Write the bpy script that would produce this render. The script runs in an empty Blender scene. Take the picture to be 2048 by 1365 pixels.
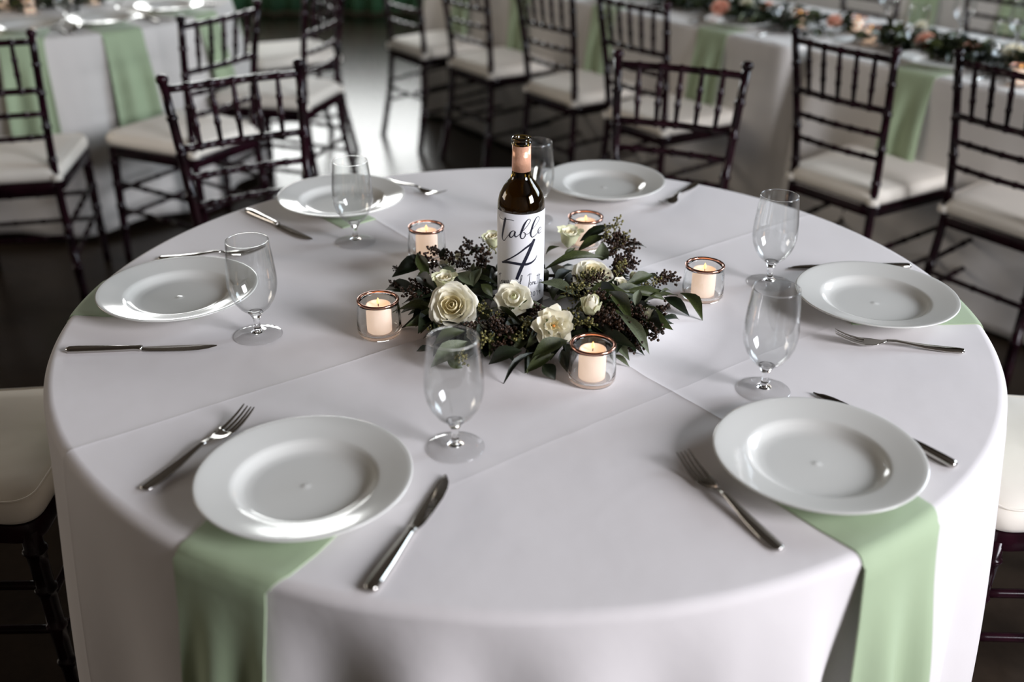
import bpy, math, random
from mathutils import Vector, Matrix, noise
S = bpy.context.scene
COL = S.collection
R_ = math.radians
T = 0.76                                   # height of the table tops

# ------------------------------------------------------------------ camera
CAM = Vector((-0.02006, -1.59052, T + 0.76163))
F_PX, PITCH, ROLL = 2064.085, R_(27.5306), R_(0.2434)
_fw = Vector((0, math.cos(PITCH), -math.sin(PITCH)))
_r0 = Vector((1, 0, 0)); _u0 = _r0.cross(_fw)
_rt = _r0 * math.cos(ROLL) + _u0 * math.sin(ROLL)
_up = -_r0 * math.sin(ROLL) + _u0 * math.cos(ROLL)
cd = bpy.data.cameras.new('camera'); cam = bpy.data.objects.new('camera', cd); COL.objects.link(cam)
cd.sensor_width = 36; cd.lens = F_PX / 2048 * 36
cam.matrix_world = Matrix(((_rt.x, _up.x, -_fw.x, CAM.x), (_rt.y, _up.y, -_fw.y, CAM.y),
                           (_rt.z, _up.z, -_fw.z, CAM.z), (0, 0, 0, 1)))
cd.clip_start = 0.05; cd.clip_end = 100
cd.dof.use_dof = True; cd.dof.focus_distance = 1.66; cd.dof.aperture_fstop = 2.0
S.camera = cam

def at(x, y, z):
    """world point at height z seen at photo position (x, y)"""
    d = _fw * F_PX + _rt * (x - 1024) - _up * (y - 682.5)
    return CAM + d * ((z - CAM.z) / d.z)

# ------------------------------------------------------------------ world, light, exposure
w = bpy.data.worlds.new('world'); S.world = w; w.use_nodes = True
bg = w.node_tree.nodes['Background']
bg.inputs[0].default_value = (0.62, 0.74, 1.0, 1); bg.inputs[1].default_value = 0.6
S.view_settings.view_transform = 'Standard'; S.view_settings.look = 'None'
S.view_settings.gamma = 1.0; S.view_settings.exposure = 0.0
S.view_settings.use_curve_mapping = False
S.cycles.use_denoising = True
S.cycles.max_bounces = 10; S.cycles.transmission_bounces = 10; S.cycles.transparent_max_bounces = 12
S.cycles.sample_clamp_indirect = 8.0

def area(name, loc, target, sx, sy, power, col):
    L = bpy.data.lights.new(name, 'AREA'); L.shape = 'RECTANGLE'; L.size = sx; L.size_y = sy
    L.energy = power; L.color = col
    o = bpy.data.objects.new(name, L); COL.objects.link(o); o.location = loc
    o.rotation_euler = (Vector(target) - Vector(loc)).to_track_quat('-Z', 'Y').to_euler()
    return o
# room: x -6..4.2, y -5.2..7.6, height 4.2; daylight enters through the openings, an added warm fill through the left one
RX0, RX1, RY0, RY1, RZ = -6.0, 4.2, -5.2, 7.6, 4.2
area('daylight_right', (4.4, -2.9, 2.55), (0, -0.6, 0.9), 2.2, 2.0, 470, (0.93, 0.93, 1.0))
area('daylight_back', (-2.15, 7.8, 1.85), (-2.0, 0, 1.5), 3.1, 2.0, 185, (0.98, 0.99, 0.96))
area('fill_left', (-6.2, 1.6, 2.2), (0, 1.6, 2.0), 2.6, 1.8, 95, (1.0, 0.87, 0.72))  # added warm fill outside the left opening, no known window there
area('daylight_far_right', (4.4, 2.0, 2.5), (-1.5, 2.0, 0.6), 2.2, 1.8, 155, (0.78, 0.89, 1.0))

# ------------------------------------------------------------------ helpers
def mat(name, col, rough=0.5, metal=0.0, **kw):
    m = bpy.data.materials.new(name); m.use_nodes = True
    b = m.node_tree.nodes['Principled BSDF']
    b.inputs['Base Color'].default_value = (*col, 1); b.inputs['Roughness'].default_value = rough
    b.inputs['Metallic'].default_value = metal
    for k, v in kw.items():
        k = {'coat': 'Coat Weight', 'trans': 'Transmission Weight', 'ior': 'IOR', 'sheen': 'Sheen Weight',
             'sss': 'Subsurface Weight', 'spec': 'Specular IOR Level', 'coat_rough': 'Coat Roughness'}[k]
        b.inputs[k].default_value = v
    return m
def nodes(m):
    nt = m.node_tree; return nt, nt.nodes, nt.links, nt.nodes['Principled BSDF']
def noise_color(m, c1, c2, scale, detail=3, rough=0.5, lo=0.35, hi=0.65, coord='Object'):
    nt, N, L, b = nodes(m)
    tc = N.new('ShaderNodeTexCoord'); nz = N.new('ShaderNodeTexNoise'); cr = N.new('ShaderNodeValToRGB')
    nz.inputs['Scale'].default_value = scale; nz.inputs['Detail'].default_value = detail; nz.inputs['Roughness'].default_value = rough
    cr.color_ramp.elements[0].position = lo; cr.color_ramp.elements[1].position = hi
    cr.color_ramp.elements[0].color = (*c1, 1); cr.color_ramp.elements[1].color = (*c2, 1)
    L.new(tc.outputs[coord], nz.inputs['Vector']); L.new(nz.outputs['Fac'], cr.inputs['Fac'])
    L.new(cr.outputs['Color'], b.inputs['Base Color'])
    return nz
def noise_bump(m, scale, strength, dist=0.002, detail=3, coord='Object'):
    nt, N, L, b = nodes(m)
    tc = N.new('ShaderNodeTexCoord'); nz = N.new('ShaderNodeTexNoise'); bp = N.new('ShaderNodeBump')
    nz.inputs['Scale'].default_value = scale; nz.inputs['Detail'].default_value = detail
    bp.inputs['Strength'].default_value = strength; bp.inputs['Distance'].default_value = dist
    L.new(tc.outputs[coord], nz.inputs['Vector']); L.new(nz.outputs['Fac'], bp.inputs['Height'])
    L.new(bp.outputs['Normal'], b.inputs['Normal'])
    return bp

class MB:
    """collects vertices and faces of one part"""
    def __init__(s): s.v = []; s.f = []
    def add(s, vs, fs):
        n = len(s.v); s.v += [tuple(p) for p in vs]; s.f += [tuple(i + n for i in f) for f in fs]
    def box(s, c, h, rz=0.0, M=None):
        cx, cy, cz = c; hx, hy, hz = h; ca, sa = math.cos(rz), math.sin(rz)
        vs = []
        for z in (-hz, hz):
            for x, y in ((-hx, -hy), (hx, -hy), (hx, hy), (-hx, hy)):
                p = Vector((cx + x * ca - y * sa, cy + x * sa + y * ca, cz + z))
                vs.append(M @ p if M else p)
        s.add(vs, [(3, 2, 1, 0), (4, 5, 6, 7), (0, 1, 5, 4), (1, 2, 6, 5), (2, 3, 7, 6), (3, 0, 4, 7)])
    def lathe(s, prof, n=32, closed=False, c=(0, 0, 0)):
        """prof: list of (r, z) bottom to top or around; r=0 ends become poles"""
        vs, rows, fs = [], [], []
        for r, z in prof:
            if r < 1e-6:
                rows.append([len(vs)]); vs.append((c[0], c[1], c[2] + z))
            else:
                rows.append(list(range(len(vs), len(vs) + n)))
                vs += [(c[0] + r * math.cos(2 * math.pi * k / n), c[1] + r * math.sin(2 * math.pi * k / n), c[2] + z) for k in range(n)]
        prs = list(zip(rows, rows[1:])) + ([(rows[-1], rows[0])] if closed else [])
        for a, b in prs:
            for k in range(n):
                k2 = (k + 1) % n
                if len(a) == 1 and len(b) == 1: continue
                if len(a) == 1: fs.append((a[0], b[k2], b[k]))
                elif len(b) == 1: fs.append((a[k], a[k2], b[0]))
                else: fs.append((a[k], a[k2], b[k2], b[k]))
        s.add(vs, fs)
    def tube(s, pts, rad, n=8, cap=True, ref=None):
        """swept round tube; rad a number or list"""
        pts = [Vector(p) for p in pts]
        if not hasattr(rad, '__len__'): rad = [rad] * len(pts)
        vs, fs = [], []
        t0 = (pts[1] - pts[0]).normalized()
        a = ref or (Vector((0, 0, 1)) if abs(t0.z) < 0.9 else Vector((1, 0, 0)))
        u = t0.cross(a).normalized()
        for i, p in enumerate(pts):
            t = (pts[min(i + 1, len(pts) - 1)] - pts[max(i - 1, 0)])
            if t.length < 1e-9: t = t0
            t.normalize(); u = (u - t * u.dot(t)).normalized(); v = t.cross(u)
            for k in range(n):
                an = 2 * math.pi * k / n
                vs.append(p + (u * math.cos(an) + v * math.sin(an)) * rad[i])
        for i in range(len(pts) - 1):
            for k in range(n):
                k2 = (k + 1) % n
                fs.append((i * n + k, i * n + k2, (i + 1) * n + k2, (i + 1) * n + k))
        if cap:
            fs.append(tuple(reversed(range(n)))); m = (len(pts) - 1) * n; fs.append(tuple(range(m, m + n)))
        s.add(vs, fs)
    def grid(s, P, cu=False):
        """P[i][j] points -> quads"""
        a, b = len(P), len(P[0]); vs = [q for row in P for q in row]; fs = []
        for i in range(a - 1):
            for j in range(b - (0 if cu else 1)):
                j2 = (j + 1) % b
                fs.append((i * b + j, i * b + j2, (i + 1) * b + j2, (i + 1) * b + j))
        s.add(vs, fs)
    def mesh(s, name, m, smooth=True):
        me = bpy.data.meshes.new(name); me.from_pydata(s.v, [], s.f)
        if m: me.materials.append(m)
        if smooth:
            me.polygons.foreach_set('use_smooth', [True] * len(me.polygons))
        me.update(); return me
    def build(s, name, m, parent=None, smooth=True, sharp=None):
        me = s.mesh(name, m, smooth)
        if sharp is not None:
            me.set_sharp_from_angle(angle=R_(sharp))
        return link(name, me, parent)
def link(name, me, parent=None, mw=None):
    o = bpy.data.objects.new(name, me); COL.objects.link(o)
    if parent: o.parent = parent
    if mw is not None: o.matrix_basis = mw
    return o
def tag(o, label=None, cat=None, group=None, kind=None):
    for k, v in (('label', label), ('category', cat), ('group', group), ('kind', kind)):
        if v: o[k] = v
    return o
def thing(name, label, cat, loc=(0, 0, 0), rz=0.0, group=None):
    o = bpy.data.objects.new(name, None); COL.objects.link(o)
    o.empty_display_size = 0.02; o.location = loc; o.rotation_euler = (0, 0, rz)
    return tag(o, label, cat, group)
def copy_tree(o, parent=None):
    c = o.copy(); COL.objects.link(c); c.parent = parent
    for ch in list(o.children):
        copy_tree(ch, c)
    return c
def place(src, first, loc, rz, label, group=None):
    """the source itself the first time, a copy with copies of its parts afterwards"""
    o = src if first else copy_tree(src)
    o.location = loc; o.rotation_euler = (0, 0, rz); o['label'] = label
    if group: o['group'] = group
    return o
def smoothstep(a, b, x):
    t = min(1, max(0, (x - a) / (b - a))); return t * t * (3 - 2 * t)

# ------------------------------------------------------------------ materials
M_cloth = mat('linen_white', (0.695, 0.663, 0.655), 0.75, sheen=0.15)
def cloth_nodes(m, creases):
    nt, N, L, b = nodes(m)
    tc = N.new('ShaderNodeTexCoord'); sp = N.new('ShaderNodeSeparateXYZ'); L.new(tc.outputs['Object'], sp.inputs[0])
    def math_(op, a, bb=None):
        n = N.new('ShaderNodeMath'); n.operation = op
        for i, q in enumerate((a, bb)):
            if q is None: continue
            if isinstance(q, (int, float)): n.inputs[i].default_value = q
            else: L.new(q, n.inputs[i])
        return n.outputs[0]
    nz = N.new('ShaderNodeTexNoise'); nz.inputs['Scale'].default_value = 5.0; nz.inputs['Detail'].default_value = 4
    L.new(tc.outputs['Object'], nz.inputs['Vector'])
    wob = math_('MULTIPLY', math_('SUBTRACT', nz.outputs['Fac'], 0.5), 0.012)
    h = math_('MULTIPLY', nz.outputs['Fac'], 0.9)
    for nx, ny, off, amp in creases:
        d = math_('ADD', math_('ADD', math_('MULTIPLY', sp.outputs[0], nx), math_('MULTIPLY', sp.outputs[1], ny)), off)
        d = math_('ABSOLUTE', math_('ADD', d, wob))
        sharp = math_('POWER', 2.718, math_('MULTIPLY', d, -220.0))
        soft = math_('POWER', 2.718, math_('MULTIPLY', d, -45.0))
        h = math_('ADD', h, math_('MULTIPLY', math_('ADD', sharp, math_('MULTIPLY', soft, 0.8)), amp))
    bp = N.new('ShaderNodeBump'); bp.inputs['Strength'].default_value = 1.0; bp.inputs['Distance'].default_value = 0.004
    L.new(h, bp.inputs['Height'])
    wv = N.new('ShaderNodeTexNoise'); wv.inputs['Scale'].default_value = 900.0; wv.inputs['Detail'].default_value = 1
    L.new(tc.outputs['Object'], wv.inputs['Vector'])
    b2 = N.new('ShaderNodeBump'); b2.inputs['Strength'].default_value = 0.12; b2.inputs['Distance'].default_value = 0.0006
    L.new(wv.outputs['Fac'], b2.inputs['Height']); L.new(bp.outputs['Normal'], b2.inputs['Normal'])
    L.new(b2.outputs['Normal'], b.inputs['Normal'])
cloth_nodes(M_cloth, [(0.802, 0.597, 0.0, 0.34), (-0.597, 0.802, 0.0, 0.22), (-0.597, 0.802, 0.36, 0.08)])
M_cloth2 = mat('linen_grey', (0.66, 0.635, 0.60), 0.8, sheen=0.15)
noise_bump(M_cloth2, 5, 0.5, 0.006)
M_nap = mat('napkin_sage', (0.34, 0.43, 0.27), 0.75, sheen=0.2)
noise_bump(M_nap, 14, 0.35, 0.004)
M_plate = mat('porcelain', (0.655, 0.655, 0.615), 0.12, coat=0.3)
M_glass = mat('clear_glass', (1, 1, 1), 0.0, trans=1.0, ior=1.45)
def thin_glass(name, refr):
    """thin clear glass: mirror reflection by Fresnel over straight transmission, with a share of true refraction"""
    m = bpy.data.materials.new(name); m.use_nodes = True; N, L = m.node_tree.nodes, m.node_tree.links
    N.remove(N['Principled BSDF'])
    lw = N.new('ShaderNodeLayerWeight'); lw.inputs[0].default_value = 0.5
    pw = N.new('ShaderNodeMath'); pw.operation = 'POWER'; pw.inputs[1].default_value = 3.0; L.new(lw.outputs['Facing'], pw.inputs[0])
    fr = N.new('ShaderNodeMath'); fr.operation = 'MULTIPLY_ADD'; fr.inputs[1].default_value = 0.85; fr.inputs[2].default_value = 0.045; L.new(pw.outputs[0], fr.inputs[0])
    tr = N.new('ShaderNodeBsdfTransparent'); tr.inputs[0].default_value = (0.975, 0.98, 0.978, 1)
    gl = N.new('ShaderNodeBsdfGlossy'); gl.inputs['Roughness'].default_value = 0.02
    mx = N.new('ShaderNodeMixShader'); L.new(fr.outputs[0], mx.inputs[0]); L.new(tr.outputs[0], mx.inputs[1]); L.new(gl.outputs[0], mx.inputs[2])
    gs = N.new('ShaderNodeBsdfGlass'); gs.inputs['IOR'].default_value = 1.45; gs.inputs['Roughness'].default_value = 0.0
    m2 = N.new('ShaderNodeMixShader'); m2.inputs[0].default_value = refr; L.new(mx.outputs[0], m2.inputs[1]); L.new(gs.outputs[0], m2.inputs[2])
    L.new(m2.outputs[0], N['Material Output'].inputs[0]); return m
M_bowl = thin_glass('bowl_glass', 0.0); M_foot = thin_glass('foot_glass', 0.35)
M_jar = mat('jar_glass', (0.99, 1, 0.995), 0.0, trans=1.0, ior=1.45)
M_gold = mat('rose_gold', (0.58, 0.30, 0.22), 0.18, 1.0)
M_steel = mat('steel', (0.54, 0.52, 0.49), 0.10, 1.0)
M_wood = mat('mahogany', (0.010, 0.003, 0.005), 0.17, spec=0.22)
noise_color(M_wood, (0.005, 0.002, 0.003), (0.018, 0.004, 0.008), 14, 4)
M_cush = mat('cushion_ivory', (0.80, 0.75, 0.66), 0.75, sheen=0.2)
noise_bump(M_cush, 9, 0.5, 0.006)
M_floor = mat('floor_concrete', (0.06, 0.045, 0.035), 0.26, spec=0.2)
noise_color(M_floor, (0.009, 0.006, 0.004), (0.036, 0.025, 0.017), 3.2, 9, 0.68, 0.3, 0.72)
noise_bump(M_floor, 24, 0.08, 0.004)
M_wall = mat('wall_board', (0.16, 0.13, 0.10), 0.8)
noise_color(M_wall, (0.12, 0.095, 0.07), (0.19, 0.16, 0.125), 3, 5)
M_ceil = mat('ceiling_wood', (0.06, 0.045, 0.032), 0.8)
noise_color(M_ceil, (0.045, 0.034, 0.024), (0.085, 0.062, 0.044), 4, 6)
M_trim = mat('trim_wood', (0.10, 0.08, 0.06), 0.6)
M_curtain = mat('curtain_green', (0.012, 0.055, 0.020), 0.8)
noise_color(M_curtain, (0.010, 0.040, 0.014), (0.035, 0.11, 0.045), 2.2, 3)
M_leafs = []
for nm, c1, c2, ro in (('leaf_dark', (0.007, 0.012, 0.005), (0.020, 0.031, 0.012), 0.35),
                       ('leaf_green', (0.026, 0.037, 0.010), (0.066, 0.082, 0.022), 0.38),
                       ('leaf_grey_lit', (0.085, 0.108, 0.060), (0.155, 0.178, 0.100), 0.5)):  # brightness of lit leaves is put into the grey, slightly into the green
    m = mat(nm, c1, ro); noise_color(m, c1, c2, 30, 4); noise_bump(m, 70, 0.25, 0.002); M_leafs.append(m)
M_berry = mat('berry_brown', (0.04, 0.022, 0.016), 0.42, spec=0.25); noise_color(M_berry, (0.008, 0.004, 0.002), (0.060, 0.030, 0.016), 160, 2)
M_berry2 = mat('berry_green', (0.20, 0.20, 0.05), 0.4); noise_color(M_berry2, (0.045, 0.045, 0.010), (0.24, 0.21, 0.055), 160, 2)
M_stem = mat('stem_brown', (0.05, 0.04, 0.018), 0.6)
def petal_mat(name, c1, c2):
    m = mat(name, c2, 0.55); nt, N, L, b = nodes(m)
    noise_color(m, c1, c2, 26, 3, 0.5, 0.3, 0.6)
    tr = N.new('ShaderNodeBsdfTranslucent'); tr.inputs[0].default_value = (*[min(1, q * 1.02) for q in c2], 1)
    mx = N.new('ShaderNodeMixShader'); mx.inputs[0].default_value = 0.20
    out = N['Material Output']; L.new(b.outputs[0], mx.inputs[1]); L.new(tr.outputs[0], mx.inputs[2]); L.new(mx.outputs[0], out.inputs[0])
    return m
M_petal = petal_mat('petal_cream', (0.93, 0.87, 0.66), (0.97, 0.94, 0.81))
M_petal_in = petal_mat('petal_inner', (0.90, 0.78, 0.44), (0.94, 0.87, 0.64))
M_petal_g = petal_mat('petal_greenish', (0.70, 0.74, 0.40), (0.86, 0.85, 0.62))
M_peach = petal_mat('petal_peach', (0.80, 0.36, 0.24), (0.88, 0.55, 0.42))
M_sepal = mat('sepal_green', (0.10, 0.16, 0.045), 0.5)
M_orange = mat('stamen_orange', (0.70, 0.28, 0.06), 0.7)
M_bottle = mat('bottle_glass', (0.15, 0.09, 0.014), 0.0, trans=1.0, ior=1.5)
M_label = mat('label_paper', (0.86, 0.86, 0.88), 0.35)
M_ink = mat('label_ink', (0.012, 0.013, 0.03), 0.4)
M_foil = mat('copper_foil', (0.86, 0.47, 0.31), 0.34, 0.35); noise_bump(M_foil, 260, 0.5, 0.001)
M_wax = mat('wax', (0.93, 0.80, 0.70), 0.5)
_b = M_wax.node_tree.nodes['Principled BSDF']
_b.inputs['Emission Color'].default_value = (1.0, 0.68, 0.47, 1); _b.inputs['Emission Strength'].default_value = 0.50
M_flame = mat('flame', (1, 0.6, 0.2), 0.5)
_b = M_flame.node_tree.nodes['Principled BSDF']
_b.inputs['Emission Color'].default_value = (1.0, 0.50, 0.14, 1); _b.inputs['Emission Strength'].default_value = 2.0
M_wick = mat('wick', (0.03, 0.02, 0.015), 0.9)

# ------------------------------------------------------------------ the room
def struct(name, mb, m):
    return tag(mb.build(name, m, None, False), None, None, None, 'structure')
mb = MB(); mb.box(((RX0 + RX1) / 2, (RY0 + RY1) / 2, -0.05), ((RX1 - RX0) / 2, (RY1 - RY0) / 2, 0.05)); struct('floor', mb, M_floor)
mb = MB(); mb.box(((RX0 + RX1) / 2, (RY0 + RY1) / 2, RZ + 0.05), ((RX1 - RX0) / 2, (RY1 - RY0) / 2, 0.05)); struct('ceiling', mb, M_ceil)
def wall(name, axis, pos, a0, a1, holes):
    """wall of 0.16 m with openings (lo, hi, z0, z1) along its run"""
    mb = MB(); t = 0.08
    def blk(l, h, z0, z1):
        if h - l < 1e-4 or z1 - z0 < 1e-4: return
        c, hs = (l + h) / 2, (h - l) / 2
        if axis == 'x': mb.box((pos, c, (z0 + z1) / 2), (t, hs, (z1 - z0) / 2))
        else: mb.box((c, pos, (z0 + z1) / 2), (hs, t, (z1 - z0) / 2))
    cur = a0
    for l, h, z0, z1 in sorted(holes):
        blk(cur, l, 0, RZ); blk(l, h, 0, z0); blk(l, h, z1, RZ); cur = h
    blk(cur, a1, 0, RZ)
    struct(name, mb, M_wall)
    for k, (l, h, z0, z1) in enumerate(sorted(holes)):          # timber frame of the opening
        fr = MB(); q = 0.05
        for (aa, bb, c0, c1) in ((l, h, z0 - q, z0), (l, h, z1, z1 + q), (l - q, l, z0 - q, z1 + q), (h, h + q, z0 - q, z1 + q)):
            c, hs = (aa + bb) / 2, (bb - aa) / 2
            if axis == 'x': fr.box((pos, c, (c0 + c1) / 2), (t + 0.02, hs, (c1 - c0) / 2))
            else: fr.box((c, pos, (c0 + c1) / 2), (hs, t + 0.02, (c1 - c0) / 2))
        wall.n += 1
        struct('window_%d' % wall.n, fr, M_trim)
wall.n = 0
wall('wall_right', 'x', RX1 + 0.08, RY0, RY1, [(-4.0, -1.8, 1.5, 3.6), (0.9, 3.1, 1.55, 3.45)])
wall('wall_left', 'x', RX0 - 0.08, RY0, RY1, [(0.3, 2.9, 1.1, 2.9)])
wall('wall_back', 'y', RY1 + 0.08, RX0, RX1, [(-3.7, -0.6, 0.85, 2.85)])
wall('wall_front', 'y', RY0 - 0.08, RX0, RX1, [])
# ------------------------------------------------------------------ tablecloths
def extremes(lst):
    """periodic function of degrees, cosine-eased between (angle, value) extremes"""
    lst = sorted(lst); lst = [(lst[-1][0] - 360, lst[-1][1])] + lst + [(lst[0][0] + 360, lst[0][1])]
    def fn(a):
        a = (a + 180) % 360 - 180
        for (a0, v0), (a1, v1) in zip(lst, lst[1:]):
            if a0 <= a <= a1:
                return v0 + (v1 - v0) * (0.5 - 0.5 * math.cos(math.pi * (a - a0) / (a1 - a0)))
        return 0.0
    return fn
RT = 0.762
main_fold = extremes([(-176, .25), (-160, -.35), (-147, .45), (-134, -.25), (-124, .15), (-113, .0), (-107, -1.0), (-99, .75), (-93, -.35),
                      (-86, .65), (-79, -.35), (-72, .50), (-66, .95), (-60, -1.1), (-53, .0), (-43, .15), (-36, -.35), (-26, .5), (-13, -.4),
                      (0, -.3), (14, -.6), (28, .8), (44, -.7), (60, .8), (76, -.7), (92, .8), (108, -.7), (124, .8), (140, -.7), (156, .6), (170, -.2)])
DROP = 0.745
def drape_r(theta_deg, d, fold, rr=0.014, flare=0.05, amp=0.055):
    """outward offset of a hanging cloth at drop d below the table top"""
    q = min(1, d / DROP)
    return flare * q ** 0.9 * (1 - 0.15 * q) + amp * fold(theta_deg) * smoothstep(0.0, 0.75, q) ** 0.6
def cloth(name, per, fold, m, label, loc, rz=0.0, rr=0.014, flare=0.05, amp=0.055, hem=0.0, group=None):
    """per: list of (x, y, nx, ny, deg) around the edge of the table top"""
    rows = []
    n = len(per)
    for s in (0.15, 0.45, 0.75, 0.92, 0.98):
        rows.append([(x * s, y * s, T) for x, y, nx, ny, a in per])
    for k in range(0, 6):
        an = k / 5 * math.pi / 2
        rows.append([(x - nx * rr + nx * rr * math.sin(an), y - ny * rr + ny * rr * math.sin(an), T - rr + rr * math.cos(an)) for x, y, nx, ny, a in per])
    for k in range(1, 27):
        d = rr + (DROP - rr) * k / 26
        row = []
        for x, y, nx, ny, a in per:
            o = drape_r(a, d, fold, rr, flare, amp)
            z = T - d + (hem * (0.5 - 0.5 * fold(a)) * smoothstep(0.6, 1, k / 26))
            row.append((x + nx * o, y + ny * o, max(z, 0.006)))
        rows.append(row)
    mb = MB(); mb.grid(rows, True)
    c = len(mb.v); mb.v.append((0, 0, T)); mb.f += [(c, j, (j + 1) % n) for j in range(n)]
    o = mb.build(name, m); o.location = loc; o.rotation_euler = (0, 0, rz)
    # fix orientation: outward
    md = o.modifiers.new('thick', 'SOLIDIFY'); md.thickness = 0.0012; md.offset = -1
    return tag(o, label, 'tablecloth', group)
def round_per(r, n=432):
    out = []
    for k in range(n):
        a = -180 + 360 * k / n; c, s_ = math.cos(R_(a)), math.sin(R_(a)); out.append((r * c, r * s_, c, s_, a))
    return out
cloth('round_tablecloth', round_per(RT), main_fold, M_cloth, 'white cloth on the near round table set with six white plates', (0, 0, 0), flare=0.035)
# the round table on the left
LT = Vector((-2.0, 2.93, 0)); rnd = random.Random(5)
left_fold = extremes([(-170 + 20 * k + rnd.uniform(-4, 4), (0.8 if k % 2 else -0.8) * rnd.uniform(.6, 1)) for k in range(18)])
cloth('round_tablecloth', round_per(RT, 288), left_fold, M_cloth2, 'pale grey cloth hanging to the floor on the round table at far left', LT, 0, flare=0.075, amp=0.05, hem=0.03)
# rectangular tables
def rect_per(L, W, rc=0.05, step=0.02):
    pts = []
    hx, hy = L / 2, W / 2
    segs = [((-hx + rc, -hy), (hx - rc, -hy), (0, -1)), ((hx, -hy + rc), (hx, hy - rc), (1, 0)), ((hx - rc, hy), (-hx + rc, hy), (0, 1)), ((-hx, hy - rc), (-hx, -hy + rc), (-1, 0))]
    cor = [(hx - rc, -hy + rc, -90), (hx - rc, hy - rc, 0), (-hx + rc, hy - rc, 90), (-hx + rc, -hy + rc, 180)]
    for i, (a, b, nn) in enumerate(segs):
        ln = math.hypot(b[0] - a[0], b[1] - a[1]); k = max(2, int(ln / step))
        pts += [(a[0] + (b[0] - a[0]) * j / k, a[1] + (b[1] - a[1]) * j / k, nn[0], nn[1]) for j in range(k)]
        cx, cy, a0 = cor[i]
        for j in range(8):
            an = R_(a0 + 90 * j / 8); pts.append((cx + rc * math.cos(an), cy + rc * math.sin(an), math.cos(an), math.sin(an)))
    n = len(pts)
    return [(*p, -180 + 360 * k / n) for k, p in enumerate(pts)]
EV, NV = Vector((0.6, -0.8, 0)), Vector((0.8, 0.6, 0)); OV = Vector((0.95, 2.08, 0))
ANG = math.atan2(EV.y, EV.x)
def rt_pt(s, n, z=0.0, off=0.03):
    return OV + EV * s + NV * (n + off) + Vector((0, 0, z))
TL, TW = 2.42, 0.76
def rect_fold(seed, L=TL, W=TW):
    r2 = random.Random(seed); per = 2 * (L + W)
    # sharp folds at the four corners, gentle waves along the sides
    ex = []
    cum = [L, L + W, 2 * L + W, per]
    cs = [-180 + 360 * c / per for c in cum]
    for c in cs:
        ex += [(c - 7, -0.5), (c, 1.6), (c + 7, -0.5)]
    a = -170
    while a < 175:
        if all(abs(((a - c) + 180) % 360 - 180) > 14 for c in cs): ex.append((a, r2.uniform(-.45, .45)))
        a += 9
    return extremes([(((q + 180) % 360) - 180, v) for q, v in ex])
for i, (s0, off, lab) in enumerate(((-1.235, 0.03, 'beige-grey cloth on the long table running away behind the bottle'),
                                    (1.225, 0.05, 'beige-grey cloth on the long table at right behind the nearest black chairs'))):
    c = OV + EV * s0 + NV * (off + TW / 2)
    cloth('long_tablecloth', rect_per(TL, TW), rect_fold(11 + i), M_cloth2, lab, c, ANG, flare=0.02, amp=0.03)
c = OV + EV * -0.9 + NV * (2.15 + TW / 2)
cloth('long_tablecloth', rect_per(TL, TW), rect_fold(31), M_cloth2, 'white cloth on the long table at top right corner behind the garland', c, ANG, flare=0.02, amp=0.05)

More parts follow.
